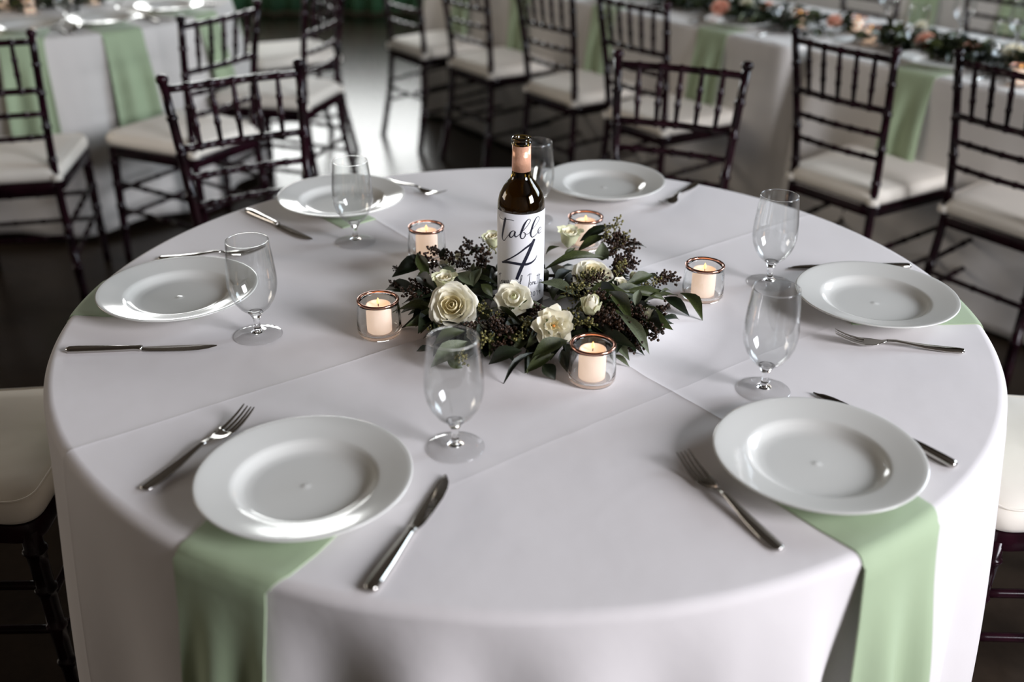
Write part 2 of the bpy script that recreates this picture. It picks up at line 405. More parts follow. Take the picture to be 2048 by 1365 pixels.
# ------------------------------------------------------------------ napkins
def napkin(origin, az, r0, width_top, width_drop, drop, label, edge=RT, fold=None, seed=0, group=None, straight=False, shift=0.0, flare=0.035, amp=0.055, rr=0.014, th=0.003):
    """folded cloth lying on the table from radius r0 outwards, over the edge and down; az in degrees"""
    r2 = random.Random(seed); NU = 17
    ca, sa = math.cos(R_(az)), math.sin(R_(az))
    ph = r2.uniform(0, 6)
    def pt(i, t, lift):
        """i: path fraction list index; t in -1..1 across"""
        kind, q = path[i]
        wd = width_top / 2 if kind == 'top' else None
        if kind == 'top':
            wv = width_top / 2 + (width_drop / 2 - width_top / 2) * smoothstep(0.75, 1, q) * 0.35
            v = t * wv + shift * 0
            ue = (edge if straight else math.sqrt(edge * edge - v * v)) - rr
            uu = r0 + (ue - r0) * q; z = T + 0.0006 + lift
        elif kind == 'arc':
            wv = width_top / 2 + (width_drop / 2 - width_top / 2) * (0.35 + 0.35 * q)
            v = t * wv + shift * q
            ue = (edge if straight else math.sqrt(edge * edge - v * v)) - rr; an = q * math.pi / 2; rad = rr + 0.0008 + lift
            uu = ue + rad * math.sin(an); z = T - rr + rad * math.cos(an)
        else:
            d = rr + q * drop
            wv = width_top / 2 + (width_drop / 2 - width_top / 2) * min(1, 0.7 + 1.5 * q) + 0.01 * q
            v = t * wv + shift * (1 + 0.6 * q)
            o = 0.0
            if fold:
                o = max(drape_r(az + dd, d, fold, rr, flare, amp) for dd in (-9, -7, -5, -3, -1, 1, 3, 5, 7, 9))
            else: o = flare * q
            ue = edge if straight else math.sqrt(edge * edge - v * v) * 0.35 + edge * 0.65
            rip = 0.010 * (math.cos(t * 5.2 + ph) + 1) * smoothstep(0, 0.6, q)
            uu = ue + o + 0.0015 + lift + rip; z = T - d
        return Vector((origin[0] + ca * uu - sa * v, origin[1] + sa * uu + ca * v, z))
    path = [('top', k / 8) for k in range(9)] + [('arc', k / 6) for k in range(1, 6)] + [('drop', k / 20) for k in range(21)]
    ts = [-1 + 2 * k / (NU - 1) for k in range(NU)]
    # closed slab: top surface then bottom surface, as a ring for every path station
    rows = []
    for i in range(len(path)):
        up = [pt(i, t, th * (1 if abs(t) < .97 else .75)) for t in ts]; dn = [pt(i, t, 0.0) for t in reversed(ts)]
        rows.append(up + dn)
    mb = MB(); mb.grid(rows, True); n = 2 * NU
    mb.f.append(tuple(reversed(range(n)))); m = (len(rows) - 1) * n; mb.f.append(tuple(range(m, m + n)))
    me = mb.mesh('napkin', M_nap); me.set_sharp_from_angle(angle=R_(50))
    base = Vector((origin[0] + ca * (edge - .1), origin[1] + sa * (edge - .1), T)); me.transform(Matrix.Translation(-base))
    o = link('napkin', me); o.location = base
    return tag(o, label, 'napkin', group)
PL = {'L': (-0.5891, 0.0087), 'BL': (-0.3810, 0.4799), 'BR': (0.1811, 0.5877), 'R': (0.5964, -0.0029), 'FR': (0.3723, -0.4856), 'FL': (-0.2750, -0.5398)}
napkin((0, 0), -116.4, 0.56, 0.155, 0.125, 0.42, 'sage green napkin hanging off the near left edge under the largest plate', fold=main_fold, seed=1, shift=-0.012)
napkin((0, 0), -54.4, 0.56, 0.155, 0.135, 0.42, 'sage green napkin hanging off the near right edge of the round table', fold=main_fold, seed=4, shift=-0.004)
napkin((0, 0), 178.0, 0.54, 0.15, 0.13, 0.30, 'green napkin showing at the left rim of the round table beside a plate', fold=main_fold, seed=6)
napkin((0, 0), 0.4, 0.54, 0.145, 0.13, 0.30, 'pale green napkin showing at the right rim of the round table', fold=main_fold, seed=7)
napkin((0, 0), 131.0, 0.505, 0.08, 0.10, 0.30, 'corner of green napkin under the plate behind the back left glass', fold=main_fold, seed=8)

# ------------------------------------------------------------------ plates
PLATE_R = 0.1336
prof = [(0.0, 0.0064), (0.003, 0.0062), (0.005, 0.0056), (0.010, 0.0055), (0.062, 0.0053), (0.072, 0.0058), (0.079, 0.0080), (0.0855, 0.0132), (0.0895, 0.0166), (0.093, 0.0176), (0.098, 0.0186),
        (0.112, 0.0220), (0.126, 0.0254), (0.1310, 0.0265), (0.1330, 0.0264), (0.1336, 0.0252), (0.1328, 0.0238), (0.125, 0.0216), (0.100, 0.0152), (0.090, 0.0118), (0.082, 0.0050), (0.0775, 0.0008), (0.076, 0.0), (0.0735, 0.0), (0.072, 0.0014), (0.066, 0.0026), (0.0, 0.0026)]
mb = MB(); mb.lathe(prof, 96); plate_me = mb.mesh('plate', M_plate)
def plate(x, y, z, label, group):
    o = link('dinner_plate', plate_me); o.location = (x, y, z); return tag(o, label, 'plate', group)
ZP = T + 0.0042
for k, lab in (('FL', 'largest white plate at lower left above the green napkin'), ('FR', 'white plate at lower right, fork on its left side'),
               ('L', 'white plate at the far left of the round table behind a glass'), ('R', 'white plate at the right of the round table under a knife'),
               ('BL', 'white plate at the back left of the round table'), ('BR', 'white plate at the back of the round table right of the bottle')):
    plate(*PL[k], ZP, lab, 'white plates on the near round table')

# ------------------------------------------------------------------ goblets
def make_goblet():
    root = thing('water_goblet', 'x', 'glass')
    # bowl: outer wall up, rim, inner wall down (closed shell)
    outer = [(0.0, 0.0395), (0.006, 0.0397), (0.013, 0.0425), (0.0235, 0.0520), (0.0315, 0.0640), (0.0365, 0.0770), (0.0388, 0.0900), (0.0390, 0.1020), (0.0378, 0.1180), (0.0358, 0.1380), (0.0340, 0.1540), (0.0331, 0.1640), (0.0327, 0.1650)]
    inner = [(0.0320, 0.1648), (0.0318, 0.1635), (0.0328, 0.1540), (0.0346, 0.1380), (0.0366, 0.1180), (0.0378, 0.1020), (0.0376, 0.0900), (0.0353, 0.0770), (0.0303, 0.0645), (0.0220, 0.0532), (0.0120, 0.0460), (0.005, 0.0440), (0.0, 0.0438)]
    mb = MB(); mb.lathe(outer + inner, 64); mb.build('bowl', M_bowl, root)
    rim = [(0.03235 + 0.0006 * math.cos(a), 0.1650 + 0.0006 * math.sin(a)) for a in [2 * math.pi * k / 8 for k in range(8)]]
    mb = MB(); mb.lathe(rim, 64, True); mb.build('rim', M_glass, root)
    stem = [(0.0, 0.0072), (0.0105, 0.0073), (0.0072, 0.0100), (0.0054, 0.0150), (0.0048, 0.0220), (0.0054, 0.0300), (0.0074, 0.0350), (0.0105, 0.0400), (0.0120, 0.0424), (0.006, 0.0396), (0.0, 0.0393)]
    mb = MB(); mb.lathe(stem, 32); mb.build('stem', M_glass, root)
    foot = [(0.0, 0.0002), (0.0372, 0.0002), (0.0388, 0.0010), (0.0389, 0.0018), (0.0375, 0.0026), (0.026, 0.0036), (0.015, 0.0048), (0.0085, 0.0062), (0.0, 0.0070)]
    mb = MB(); mb.lathe(foot, 64); mb.build('foot', M_foot, root)
    return root
gob = make_goblet(); gob_first = [True]
def goblet(x, y, z, label, group):
    o = place(gob, gob_first[0], (x, y, z), 0, label, group); gob_first[0] = False; return o
for x, y, lab in ((-0.0945, -0.4386, 'empty stemmed glass nearest the camera in front of the flowers'), (-0.4281, -0.1144, 'empty stemmed glass beside the far left plate and its fork'),
                  (-0.3258, 0.2835, 'empty stemmed glass in front of the back left plate'), (0.4398, 0.0993, 'empty stemmed glass at right with its rim against the dark floor'),
                  (0.3480, -0.2837, 'empty stemmed glass behind the lower right plate'), (0.025, 0.41, 'empty stemmed glass half hidden behind the bottle neck')):
    goblet(x, y, T + 0.0003, lab, 'stemmed glasses on the near round table')

# ------------------------------------------------------------------ cutlery
def strip(mb, st, nseg=6):
    """st: list of (x, halfwidth, z, thickness, crown); lens-shaped section"""
    rows = []
    for x, hw, z, th, cr in st:
        ring = []
        for k in range(nseg + 1):
            t = -1 + 2 * k / nseg; ring.append((x, t * hw, z + th / 2 * (1 - 0.6 * t * t) + cr * (t * t)))
        for k in range(nseg + 1):
            t = 1 - 2 * k / nseg; ring.append((x, t * hw, z - th / 2 * (1 - 0.6 * t * t) + cr * (t * t)))
        rows.append(ring)
    n = 2 * (nseg + 1); mb.grid(rows, True); b = len(mb.v) - len(rows) * n
    mb.f.append(tuple(b + k for k in reversed(range(n)))); m = b + (len(rows) - 1) * n; mb.f.append(tuple(m + k for k in range(n)))
def make_fork():
    root = thing('dinner_fork', 'x', 'fork')
    mb = MB()
    strip(mb, [(0.0, .0015, .0042, .003, 0), (.0015, .0060, .0040, .0050, 0), (.006, .0082, .0036, .0052, 0), (.03, .0088, .0040, .0050, 0), (.06, .0072, .0060, .0046, 0), (.085, .0048, .0092, .0042, 0), (.105, .0036, .0118, .0040, 0), (.118, .0036, .0112, .0038, 0)])
    mb.build('handle', M_steel, root)
    mb = MB()
    strip(mb, [(.117, .0036, .0113, .0036, 0), (.126, .0048, .0086, .0030, .0002), (.133, .0090, .0060, .0026, .0012), (.140, .0118, .0046, .0024, .0022), (.150, .0126, .0040, .0022, .0026), (.1535, .0127, .0041, .0022, .0026)], 8)
    h = mb.build('head', M_steel, root)
    for k in range(4):
        t = -0.00965 + 0.00643 * k; cr = .0026 * (t / .0127) ** 2 + 0.0003
        tb = MB(); rows = []
        for x, hw, z in ((.152, .0025, .0041), (.160, .0023, .0050), (.172, .0020, .0078), (.184, .0017, .0120), (.194, .0013, .0165), (.199, .0007, .0190)):
            y = t * (1 - 0.06 * (x - .152) / .047); th = .0020 - .0008 * (x - .152) / .047
            rows.append([(x, y - hw, z + cr - th / 2), (x, y + hw, z + cr - th / 2), (x, y + hw, z + cr + th / 2), (x, y - hw, z + cr + th / 2)])
        tb.grid(rows, True); tb.f.append((3, 2, 1, 0)); tb.f.append((20, 21, 22, 23))
        tb.build('tine', M_steel, h, True, 40)
    return root
def make_knife():
    root = thing('table_knife', 'x', 'knife')
    mb = MB(); rows = []
    for x, ry, rz in ((0, .0012, .0012), (.0012, .0052, .0036), (.005, .0078, .0046), (.02, .0086, .0048), (.05, .0080, .0046), (.085, .0062, .0042), (.105, .0050, .0040), (.111, .0056, .0042), (.1135, .0066, .0044), (.117, .0058, .0036)):
        rows.append([(x, ry * math.copysign(abs(math.cos(a)) ** .8, math.cos(a)), .0051 + rz * math.copysign(abs(math.sin(a)) ** .8, math.sin(a))) for a in [2 * math.pi * k / 16 for k in range(16)]])
    mb.grid(rows, True); mb.f.append(tuple(reversed(range(16)))); m = 9 * 16; mb.f.append(tuple(range(m, m + 16)))
    mb.build('handle', M_steel, root)
    mb = MB(); rows = []
    for x, y0, y1 in ((.1165, -.0046, .0046), (.121, -.0072, .0052), (.130, -.0092, .0060), (.155, -.0104, .0070), (.185, -.0104, .0078), (.205, -.0082, .0080), (.219, -.0040, .0078), (.227, .0012, .0070), (.231, .0042, .0060)):
        rows.append([(x, y0, .0036), (x, (y0 + y1) / 2, .0032 - .0009 + .0008), (x, y1, .0030), (x, y1 + .0002, .0046), (x, (y0 + y1) / 2, .0052), (x, y0, .0040)])
    mb.grid(rows, True); mb.f.append(tuple(reversed(range(6)))); m = 8 * 6; mb.f.append(tuple(range(m, m + 6)))
    mb.build('blade', M_steel, root, True, 35)
    return root
fork_src, knife_src = make_fork(), make_knife(); ck_first = {'f': True, 'k': True}
def cutlery(kind, base, tip, label, group, z=T):
    src = fork_src if kind == 'f' else knife_src
    a = math.atan2(tip[1] - base[1], tip[0] - base[0])
    o = place(src, ck_first[kind], (base[0], base[1], z), a, label, group); ck_first[kind] = False; return o
GF, GK = 'forks on the near round table', 'knives on the near round table'
cutlery('f', (-0.478, -0.541), (-0.372, -0.345), 'steel fork left of the largest plate at lower left', GF)
cutlery('k', (-0.174, -0.726), (-0.099, -0.509), 'steel knife right of the largest plate near the bottom edge', GK)
cutlery('f', (0.289, -0.652), (0.199, -0.470), 'steel fork left of the lower right plate', GF)
cutlery('k', (0.554, -0.482), (0.423, -0.293), 'steel knife behind the lower right plate, pointing at a glass', GK)
cutlery('k', (-0.714, -0.175), (-0.476, -0.161), 'steel knife lying in front of the far left plate', GK)
cutlery('f', (-0.683, 0.194), (-0.496, 0.218), 'steel fork behind the far left plate, tines seen through a glass', GF)
cutlery('f', (0.689, -0.163), (0.505, -0.133), 'steel fork in front of the right plate', GF)
cutlery('k', (0.718, 0.169), (0.489, 0.163), 'steel knife half hidden behind the right plate', GK)
cutlery('k', (-0.577, 0.451), (-0.408, 0.280), 'steel knife left of the back left plate', GK)
cutlery('f', (-0.317, 0.660), (-0.175, 0.536), 'steel fork right of the back left plate', GF)
cutlery('f', (0.395, 0.640), (0.301, 0.479), 'steel fork right of the plate behind the bottle', GF)
_a, _b = at(1078, 338, T), at(1064, 400, T)
cutlery('k', (_a.x, _a.y), (_b.x, _b.y), 'steel knife behind the bottle seen through the back glass', GK)

# ------------------------------------------------------------------ candles in jars
def make_jar():
    root = thing('glass_jar', 'x', 'candle jar')
    out = [(0.0, 0.0004), (0.0285, 0.0004), (0.0330, 0.0022), (0.0352, 0.0062), (0.0358, 0.0120), (0.0352, 0.0300), (0.0340, 0.0480), (0.0326, 0.0560), (0.0322, 0.0580)]
    inn = [(0.0292, 0.0580), (0.0300, 0.0540), (0.0312, 0.0440), (0.0322, 0.0300), (0.0326, 0.0140), (0.0312, 0.0086), (0.0270, 0.0066), (0.0, 0.0062)]
    mb = MB(); mb.lathe(out + inn, 64); mb.build('jar_body', M_jar, root)
    ring = [(0.0316 + 0.0024 * math.cos(a), 0.0606 + 0.0022 * math.sin(a)) for a in [2 * math.pi * k / 14 for k in range(14)]]
    mb = MB(); mb.lathe(ring, 64, True); tag(mb.build('rim', M_gold, root), 'rose gold rim')
    return root
def make_candle():
    root = thing('pillar_candle', 'x', 'candle')
    mb = MB(); mb.lathe([(0, 0.0), (0.0188, 0.0), (0.0202, 0.0008), (0.0203, 0.0440), (0.0197, 0.0460), (0.0180, 0.0464), (0.0155, 0.0446), (0.008, 0.0430), (0, 0.0426)], 40); mb.build('wax_body', M_wax, root)
    mb = MB(); mb.tube([(0, 0, 0.041), (0, 0, 0.046), (0.0006, 0, 0.0485)], 0.0007, 6); mb.build('wick', M_wick, root)
    mb = MB(); mb.lathe([(0, 0.0470), (0.0018, 0.0485), (0.0025, 0.0505), (0.0021, 0.0535), (0.0010, 0.0565), (0, 0.0585)], 12); tag(mb.build('flame', M_flame, root), 'small orange flame')
    return root
jar_src, can_src = make_jar(), make_candle(); jf = [True]
def votive(x, y, z, where, g='candle jars around the bottle', g2='candles in the jars around the bottle', lit=True):
    place(jar_src, jf[0], (x, y, z), random.Random(x).uniform(0, 6), 'clear glass jar with rose gold rim ' + where, g)
    o = place(can_src, jf[0], (x, y, z + 0.0064), random.Random(y).uniform(0, 6), 'lit white pillar candle in the jar ' + where, g2)
    jf[0] = False
    if lit:
        L = bpy.data.lights.new('candle_glow', 'POINT'); L.energy = 0.012; L.color = (1.0, 0.55, 0.25); L.shadow_soft_size = 0.012
        lo = bpy.data.objects.new('candle_glow', L); COL.objects.link(lo); lo.location = (x, y, z + 0.0064 + 0.0620)
for x, y, wh in ((0.0985, -0.2545, 'nearest the camera at the front of the wreath'), (-0.2335, -0.1060, 'left of the wreath beside the largest rose'), (-0.1810, 0.2130, 'behind the wreath to the left of the bottle'),
                 (0.1200, 0.2690, 'behind the wreath to the right of the bottle'), (0.3105, 0.0390, 'right of the wreath near the right-hand glasses')):
    votive(x, y, T + 0.0002, wh)

# ------------------------------------------------------------------ wine bottle with its label
BX, BY = -0.0063, -0.0154
bt = thing('wine_bottle', 'dark glass wine bottle with white table number label and copper neck foil', 'bottle', (BX, BY, T))
bo = [(0, 0.0060), (0.020, 0.0010), (0.0330, 0.0002), (0.0372, 0.0030), (0.0381, 0.0080), (0.0381, 0.1880), (0.0374, 0.1970), (0.0345, 0.2085), (0.0290, 0.2190), (0.0225, 0.2275), (0.0178, 0.2335), (0.0158, 0.2390), (0.0149, 0.2480), (0.0143, 0.2880), (0.0143, 0.2888),
      (0.0160, 0.2893), (0.0162, 0.2935), (0.0149, 0.2945), (0.0149, 0.2956), (0.0156, 0.2962), (0.0155, 0.2990), (0.0145, 0.3000), (0.0108, 0.3000), (0.0098, 0.2990), (0.0097, 0.2900),
      (0.0110, 0.2450), (0.0130, 0.2370), (0.0200, 0.2265), (0.0268, 0.2170), (0.0318, 0.2070), (0.0345, 0.1960), (0.0353, 0.1880), (0.0353, 0.0120), (0.0320, 0.0080), (0.018, 0.0120), (0, 0.0160)]
mb = MB(); mb.lathe(bo, 72); mb.build('glass_body', M_bottle, bt)
mb = MB(); fo = [(0.0152, 0.2466), (0.0153, 0.2466), (0.01475, 0.2878), (0.01465, 0.2878)]; mb.lathe(fo, 48, True); tag(mb.build('neck_foil', M_foil, bt), 'copper foil around the neck')
LR = 0.0384
mb = MB(); rows = []
for z in (0.030, 0.07, 0.11, 0.15, 0.1855):
    rows.append([(LR * math.sin(a), -LR * math.cos(a), z) for a in [R_(-112 + 224 * k / 48) for k in range(49)]])
mb.grid(rows); lab = mb.build('paper_label', M_label, bt)
tag(lab, 'white paper label with black script lettering')
md = lab.modifiers.new('thick', 'SOLIDIFY'); md.thickness = 0.0002; md.offset = 1
INK = [[[-43.1,178.08,0.41],[-40.74,174.15,0.54],[-34.41,172.86,0.68],[-25.31,174.72,0.68],[-15.94,175.72,0.54],[-11.38,174.92,0.41]],[[-26.69,177.24,2.45],[-28.47,171.38,3.26],[-30.73,162.18,3.26],[-32.73,152.96,2.99],[-34.44,143.76,2.45],[-33.16,138.34,1.22],[-29.19,138.05,0.82],[-23.91,145.21,0.68],[-18.08,152.92,0.68]],[[-9.06,156.62,0.82],[-12.98,157.61,0.82],[-17.63,153.44,1.63],[-19.13,147.97,2.17],[-16.41,145.87,1.36],[-12.24,149.52,0.82],[-9.34,156.6,0.68]],[[-9.34,156.6,1.9],[-10.42,151.17,2.04],[-8.46,147.77,1.36],[-4.66,150.2,0.82],[-1.32,153.63,0.68]],[[-1.32,153.63,0.68],[4.67,160.28,0.68],[10.76,167.69,0.68],[14.8,174.32,0.82],[13.61,177.31,0.82],[9.97,176.3,1.22],[5.26,169.53,2.45],[1.98,161.08,2.72],[-0.9,151.77,2.17],[0.08,146.02,1.36],[3.46,145.54,0.95],[6.68,149.71,1.09],[5.81,154.93,0.95],[2.83,155.62,0.54]],[[5.81,154.93,0.54],[9.13,152.11,0.68],[13.04,153.84,0.68]],[[13.04,153.84,0.68],[20.4,161.27,0.68],[28.37,168.78,0.68],[32.94,174.69,0.82],[30.44,178.22,0.82],[26.05,177.61,1.22],[21.2,170.4,2.45],[17.93,161.72,2.72],[15.67,152.76,2.31],[17.54,146.69,1.36],[22.23,146.95,0.95],[28.74,151.16,0.68]],[[28.74,151.16,0.68],[34.78,153.77,0.68],[38.03,156.51,0.68],[35.55,159.02,0.68],[32.11,157.73,1.22],[29.82,153.76,1.49],[31.9,149.71,1.09],[38.74,150.49,0.68]],[[23.62,142.3,1.63],[16.94,135.21,2.72],[7.02,128.41,2.31],[-4.45,119.03,1.77],[-15.69,110.72,1.63],[-26.96,103.15,2.04],[-34.93,97.71,1.9]],[[-34.93,98.31,2.45],[-21.85,101.79,3.26],[-9.88,101.81,3.53],[1.12,100.62,3.53],[10.1,100.4,3.26],[18.16,102.45,2.45],[24.93,106.87,1.49],[28.41,112.73,0.54]],[[22.64,141.94,3.53],[17.74,132.17,4.35],[12.3,119.86,4.35],[6.54,107.2,4.35],[1.17,94.85,4.35],[-3.12,83.62,4.21],[-6.65,73.53,3.53]],[[-45.7,71.4,0.68],[-40.48,76.81,0.68],[-36.82,77.57,0.68]],[[-40.48,76.81,0.68],[-41.69,66.95,0.68],[-42.35,54.5,0.68]],[[-39.43,57.19,0.68],[-36.84,65.01,0.68],[-35.89,63.84,0.68],[-33.63,66.92,0.68]],[[-29.92,66.64,0.68],[-32.77,64.19,0.68],[-33.2,59.48,0.68],[-30.71,61.08,0.68],[-29.54,67.51,0.68],[-29.15,60.82,0.68]],[[-25.84,68.16,0.68],[-27.65,65.52,0.68],[-27.64,61.28,0.68],[-25.48,63.12,0.68]],[[-24.45,69.0,0.68],[-24.1,63.05,0.68],[-21.76,65.16,0.68]],[[-21.12,70.6,0.68],[-22.74,59.62,0.68],[-26.54,53.1,0.68],[-28.01,55.1,0.68]],[[-10.56,67.26,0.68],[-13.15,65.84,0.68],[-13.73,63.03,0.68],[-11.69,63.64,0.68],[-10.56,67.26,0.68],[-9.97,63.86,0.68]],[[-8.56,64.02,0.68],[-7.73,67.57,0.68],[-7.44,65.34,0.68],[-5.5,67.75,0.68],[-4.93,64.63,0.68]],[[-0.83,70.2,0.68],[-3.01,67.89,0.68],[-2.99,64.88,0.68],[-0.8,66.44,0.68],[2.39,79.19,0.68],[1.55,81.45,0.68],[0.22,76.96,0.68],[-0.25,65.7,0.68]],[[11.34,79.28,0.68],[14.21,82.32,0.68],[18.15,81.92,0.68]],[[15.41,81.82,0.68],[14.36,70.59,0.68],[13.01,60.24,0.68],[10.73,56.0,0.68],[8.72,57.13,0.68]],[[16.49,67.97,0.68],[15.03,64.46,0.68],[16.87,62.31,0.68],[18.38,65.34,0.68],[16.49,67.97,0.68]],[[20.01,62.28,0.68],[20.89,67.82,0.68],[21.25,65.47,0.68],[23.55,67.48,0.68],[23.99,61.93,0.68]],[[27.47,66.87,0.68],[24.97,65.3,0.68],[25.38,62.16,0.68],[27.53,63.83,0.68],[27.95,61.43,0.68]],[[30.29,78.84,0.68],[29.72,68.46,0.68],[30.67,61.2,0.68]],[[28.4,76.4,0.68],[37.47,75.82,0.68]],[[33.62,78.97,0.68],[32.57,69.06,0.68],[33.19,60.97,0.68]],[[36.9,78.14,0.68],[36.17,69.34,0.68],[35.95,60.31,0.68],[37.75,66.49,0.68],[39.95,64.9,0.68],[40.14,59.51,0.68]],[[43.71,64.19,0.68],[41.92,59.57,0.68],[44.63,59.24,0.68]],[[15.24,48.04,0.68],[17.04,50.15,0.68],[18.62,48.61,0.68],[17.73,44.98,0.68],[15.32,41.92,0.68],[19.35,42.04,0.68]],[[23.51,49.9,0.68],[21.54,47.19,0.68],[22.29,41.96,0.68],[24.68,42.25,0.68],[25.3,46.97,0.68],[23.51,49.9,0.68]],[[28.59,48.14,0.68],[30.54,49.06,0.68],[30.72,40.73,0.68]],[[37.81,47.41,0.68],[34.43,47.12,0.68],[34.96,44.48,0.68],[37.89,44.62,0.68],[37.79,48.03,0.68],[37.51,40.15,0.68]]]
mb = MB()
def spline(pts, k=5):
    out = []
    for i in range(len(pts) - 1):
        p0, p1, p2, p3 = pts[max(i - 1, 0)], pts[i], pts[i + 1], pts[min(i + 2, len(pts) - 1)]
        for j in range(k):
            t = j / k
            out.append(tuple(0.5 * (2 * b + (c - a) * t + (2 * a - 5 * b + 4 * c - d) * t * t + (3 * b - a - 3 * c + d) * t ** 3) for a, b, c, d in zip(p0, p1, p2, p3)))
    return out + [pts[-1]]
for pts in INK:
    sp = spline(pts); rows = []
    for i, (a, z, wd) in enumerate(sp):
        q0, q1 = sp[max(i - 1, 0)], sp[min(i + 1, len(sp) - 1)]
        dx, dz = q1[0] - q0[0], q1[1] - q0[1]; ln = math.hypot(dx, dz) or 1
        nx, nz = -dz / ln, dx / ln; wd = max(wd * 1.28, 0.8); row = []
        for sgn in (-1, 0, 1):
            aa, zz = (a + nx * wd / 2 * sgn) / 1000, (z + nz * wd / 2 * sgn) / 1000
            ph = aa / 0.0386; row.append(((LR + 0.0004) * math.sin(ph), -(LR + 0.0004) * math.cos(ph), zz))
        rows.append(row)
    mb.grid(rows)
mb.build('label_lettering', M_ink, lab)
# ------------------------------------------------------------------ chairs
def turned(mb, pts, r, rings, n=10, ends=None):
    """turned pole along a smooth path with raised rings at the given fractions"""
    pts = [Vector(p) for p in pts]
    sp = [Vector(q) for q in spline([tuple(p) for p in pts], 8)] if len(pts) > 2 else pts
    ln = [0.0]
    for a, b in zip(sp, sp[1:]): ln.append(ln[-1] + (b - a).length)
    Lt = ln[-1]
    def P(t):
        d = t * Lt
        for i in range(len(sp) - 1):
            if d <= ln[i + 1] + 1e-9:
                q = (d - ln[i]) / max(1e-9, ln[i + 1] - ln[i]); return sp[i].lerp(sp[i + 1], q)
        return sp[-1]
    e = 0.006 / Lt
    st = {0.0: 1.0, 1.0: 1.0}
    for k in range(1, 12): st[k / 12] = 1.0
    for q in rings:
        for kk in [t for t in st if abs(t - q) < 2.2 * e and 0 < t < 1]: st.pop(kk)
        for dt, s_ in ((-1.3, 1.0), (-.8, 1.2), (0, 1.30), (.8, 1.2), (1.3, 1.0)):
            t = q + dt * e
            if 0 < t < 1: st[t] = max(s_, st.get(t, 0))
    ts = sorted(st); rr = r if callable(r) else (lambda t: r)
    mb.tube([P(t) for t in ts], [rr(t) * st[t] for t in ts], n)
def make_chair():
    root = thing('banquet_chair', 'x', 'chair')
    for s_ in (-1, 1):
        mb = MB()
        turned(mb, [(s_ * .178, -.245, 0), (s_ * .160, -.200, .25), (s_ * .152, -.186, .43), (s_ * .155, -.192, .56), (s_ * .166, -.213, .74), (s_ * .178, -.240, .905)],
               lambda t: .0150 - .0035 * t, [.16, .30, .56, .68, .80, .90])
        o = mb.build('back_post', M_wood, root)
        fb = MB(); fb.lathe([(0, -.008), (.0135, -.006), (.0165, .002), (.0150, .009), (.009, .014), (0, .0155)], 12, c=(s_ * .178, -.240, .908)); fb.build('finial', M_wood, o)
        mb = MB(); turned(mb, [(s_ * .192, .190, 0), (s_ * .186, .178, .42)], lambda t: .0125 + .005 * t, [.3, .5, .7, .9]); mb.build('front_leg', M_wood, root)
    def back_y(z): return -.186 - .054 * ((z - .43) / .475) ** 1.3
    def back_x(z): return .150 + .028 * max(0, (z - .5) / .405) ** 1.1
    rails = (.885, .735, .660, .585)
    for z in rails:
        mb = MB(); turned(mb, [(-back_x(z), back_y(z), z), (0, back_y(z) - .012, z), (back_x(z), back_y(z), z)], .0095 if z > .7 else .0085, [k / 6 for k in range(1, 6)]); mb.build('back_rail', M_wood, root)
    for k in range(1, 6):
        q = -1 + 2 * k / 6
        z0, z1 = rails[1], rails[0]
        p0 = (q * back_x(z0), back_y(z0) - .012 * (1 - q * q), z0); p1 = (q * back_x(z1), back_y(z1) - .012 * (1 - q * q), z1)
        mb = MB(); turned(mb, [p0, p1], lambda t: .0058 + .0022 * math.sin(math.pi * t), [.35, .65], 8); mb.build('spindle', M_wood, root)
    def seat_loop(gx, gy, z, n=10, rc=.05):
        """rounded trapezoid seat outline"""
        rear, front, hy = .168 + gx, .205 + gx, .200 + gy
        cs = [(-rear, -hy), (rear, -hy), (front, hy), (-front, hy)]; out = []
        for i in range(4):
            p, a, b = Vector(cs[i]), Vector(cs[i - 1]), Vector(cs[(i + 1) % 4])
            d0, d1 = (a - p).normalized() * rc, (b - p).normalized() * rc
            for k in range(n):
                t = k / (n - 1); q = (p + d0) * (1 - t) ** 2 + p * 2 * t * (1 - t) + (p + d1) * t * t
                out.append((q.x, q.y + .0, z))
        return out
    mb = MB(); rows = [seat_loop(-.03, -.03, .402), seat_loop(0, 0, .402), seat_loop(.003, .003, .412), seat_loop(.003, .003, .430), seat_loop(0, 0, .438), seat_loop(-.03, -.03, .438)]
    mb.grid(rows + [rows[0]], True); mb.build('seat_frame', M_wood, root, True, 40)
    mb = MB(); n = 40
    rows = [seat_loop(-.012, -.012, .4385), seat_loop(-.001, -.001, .4415), seat_loop(.004, .004, .452), seat_loop(.004, .004, .468), seat_loop(-.002, -.002, .480), seat_loop(-.018, -.018, .4885), seat_loop(-.06, -.06, .493), seat_loop(-.11, -.11, .495)]
    mb.grid(rows, True); m = 7 * n; mb.f.append(tuple(range(m, m + n))); mb.f.append(tuple(reversed(range(n))))
    cu = mb.build('seat_cushion', M_cush, root)
    for z, g in ((.4835, -.0055),):
        lp = seat_loop(g, g, z); mb = MB(); mb.tube(lp + [lp[0]], .0022, 6, False); mb.build('piping', M_cush, cu)
    for s_ in (-1, 1):
        mb = MB(); mb.lathe([(.0175, -.012), (.0195, -.010), (.0195, .010), (.0175, .012)], 14, True, (s_ * .155, -.190, .452)); mb.build('cushion_strap', M_cush, cu)
    for z in (.20, .30):
        for s_ in (-1, 1):
            mb = MB(); q = z / .42; turned(mb, [(s_ * (.178 - .022 * q), -.245 + .055 * q, z - .02), (s_ * (.192 - .006 * q), .190 - .012 * q, z)], .0085, [.33, .5, .67], 8); mb.build('stretcher', M_wood, root)
        mb = MB(); turned(mb, [(-.188, .184, z - .03), (.188, .184, z - .03)], .0085, [.25, .5, .75], 8); mb.build('stretcher', M_wood, root)
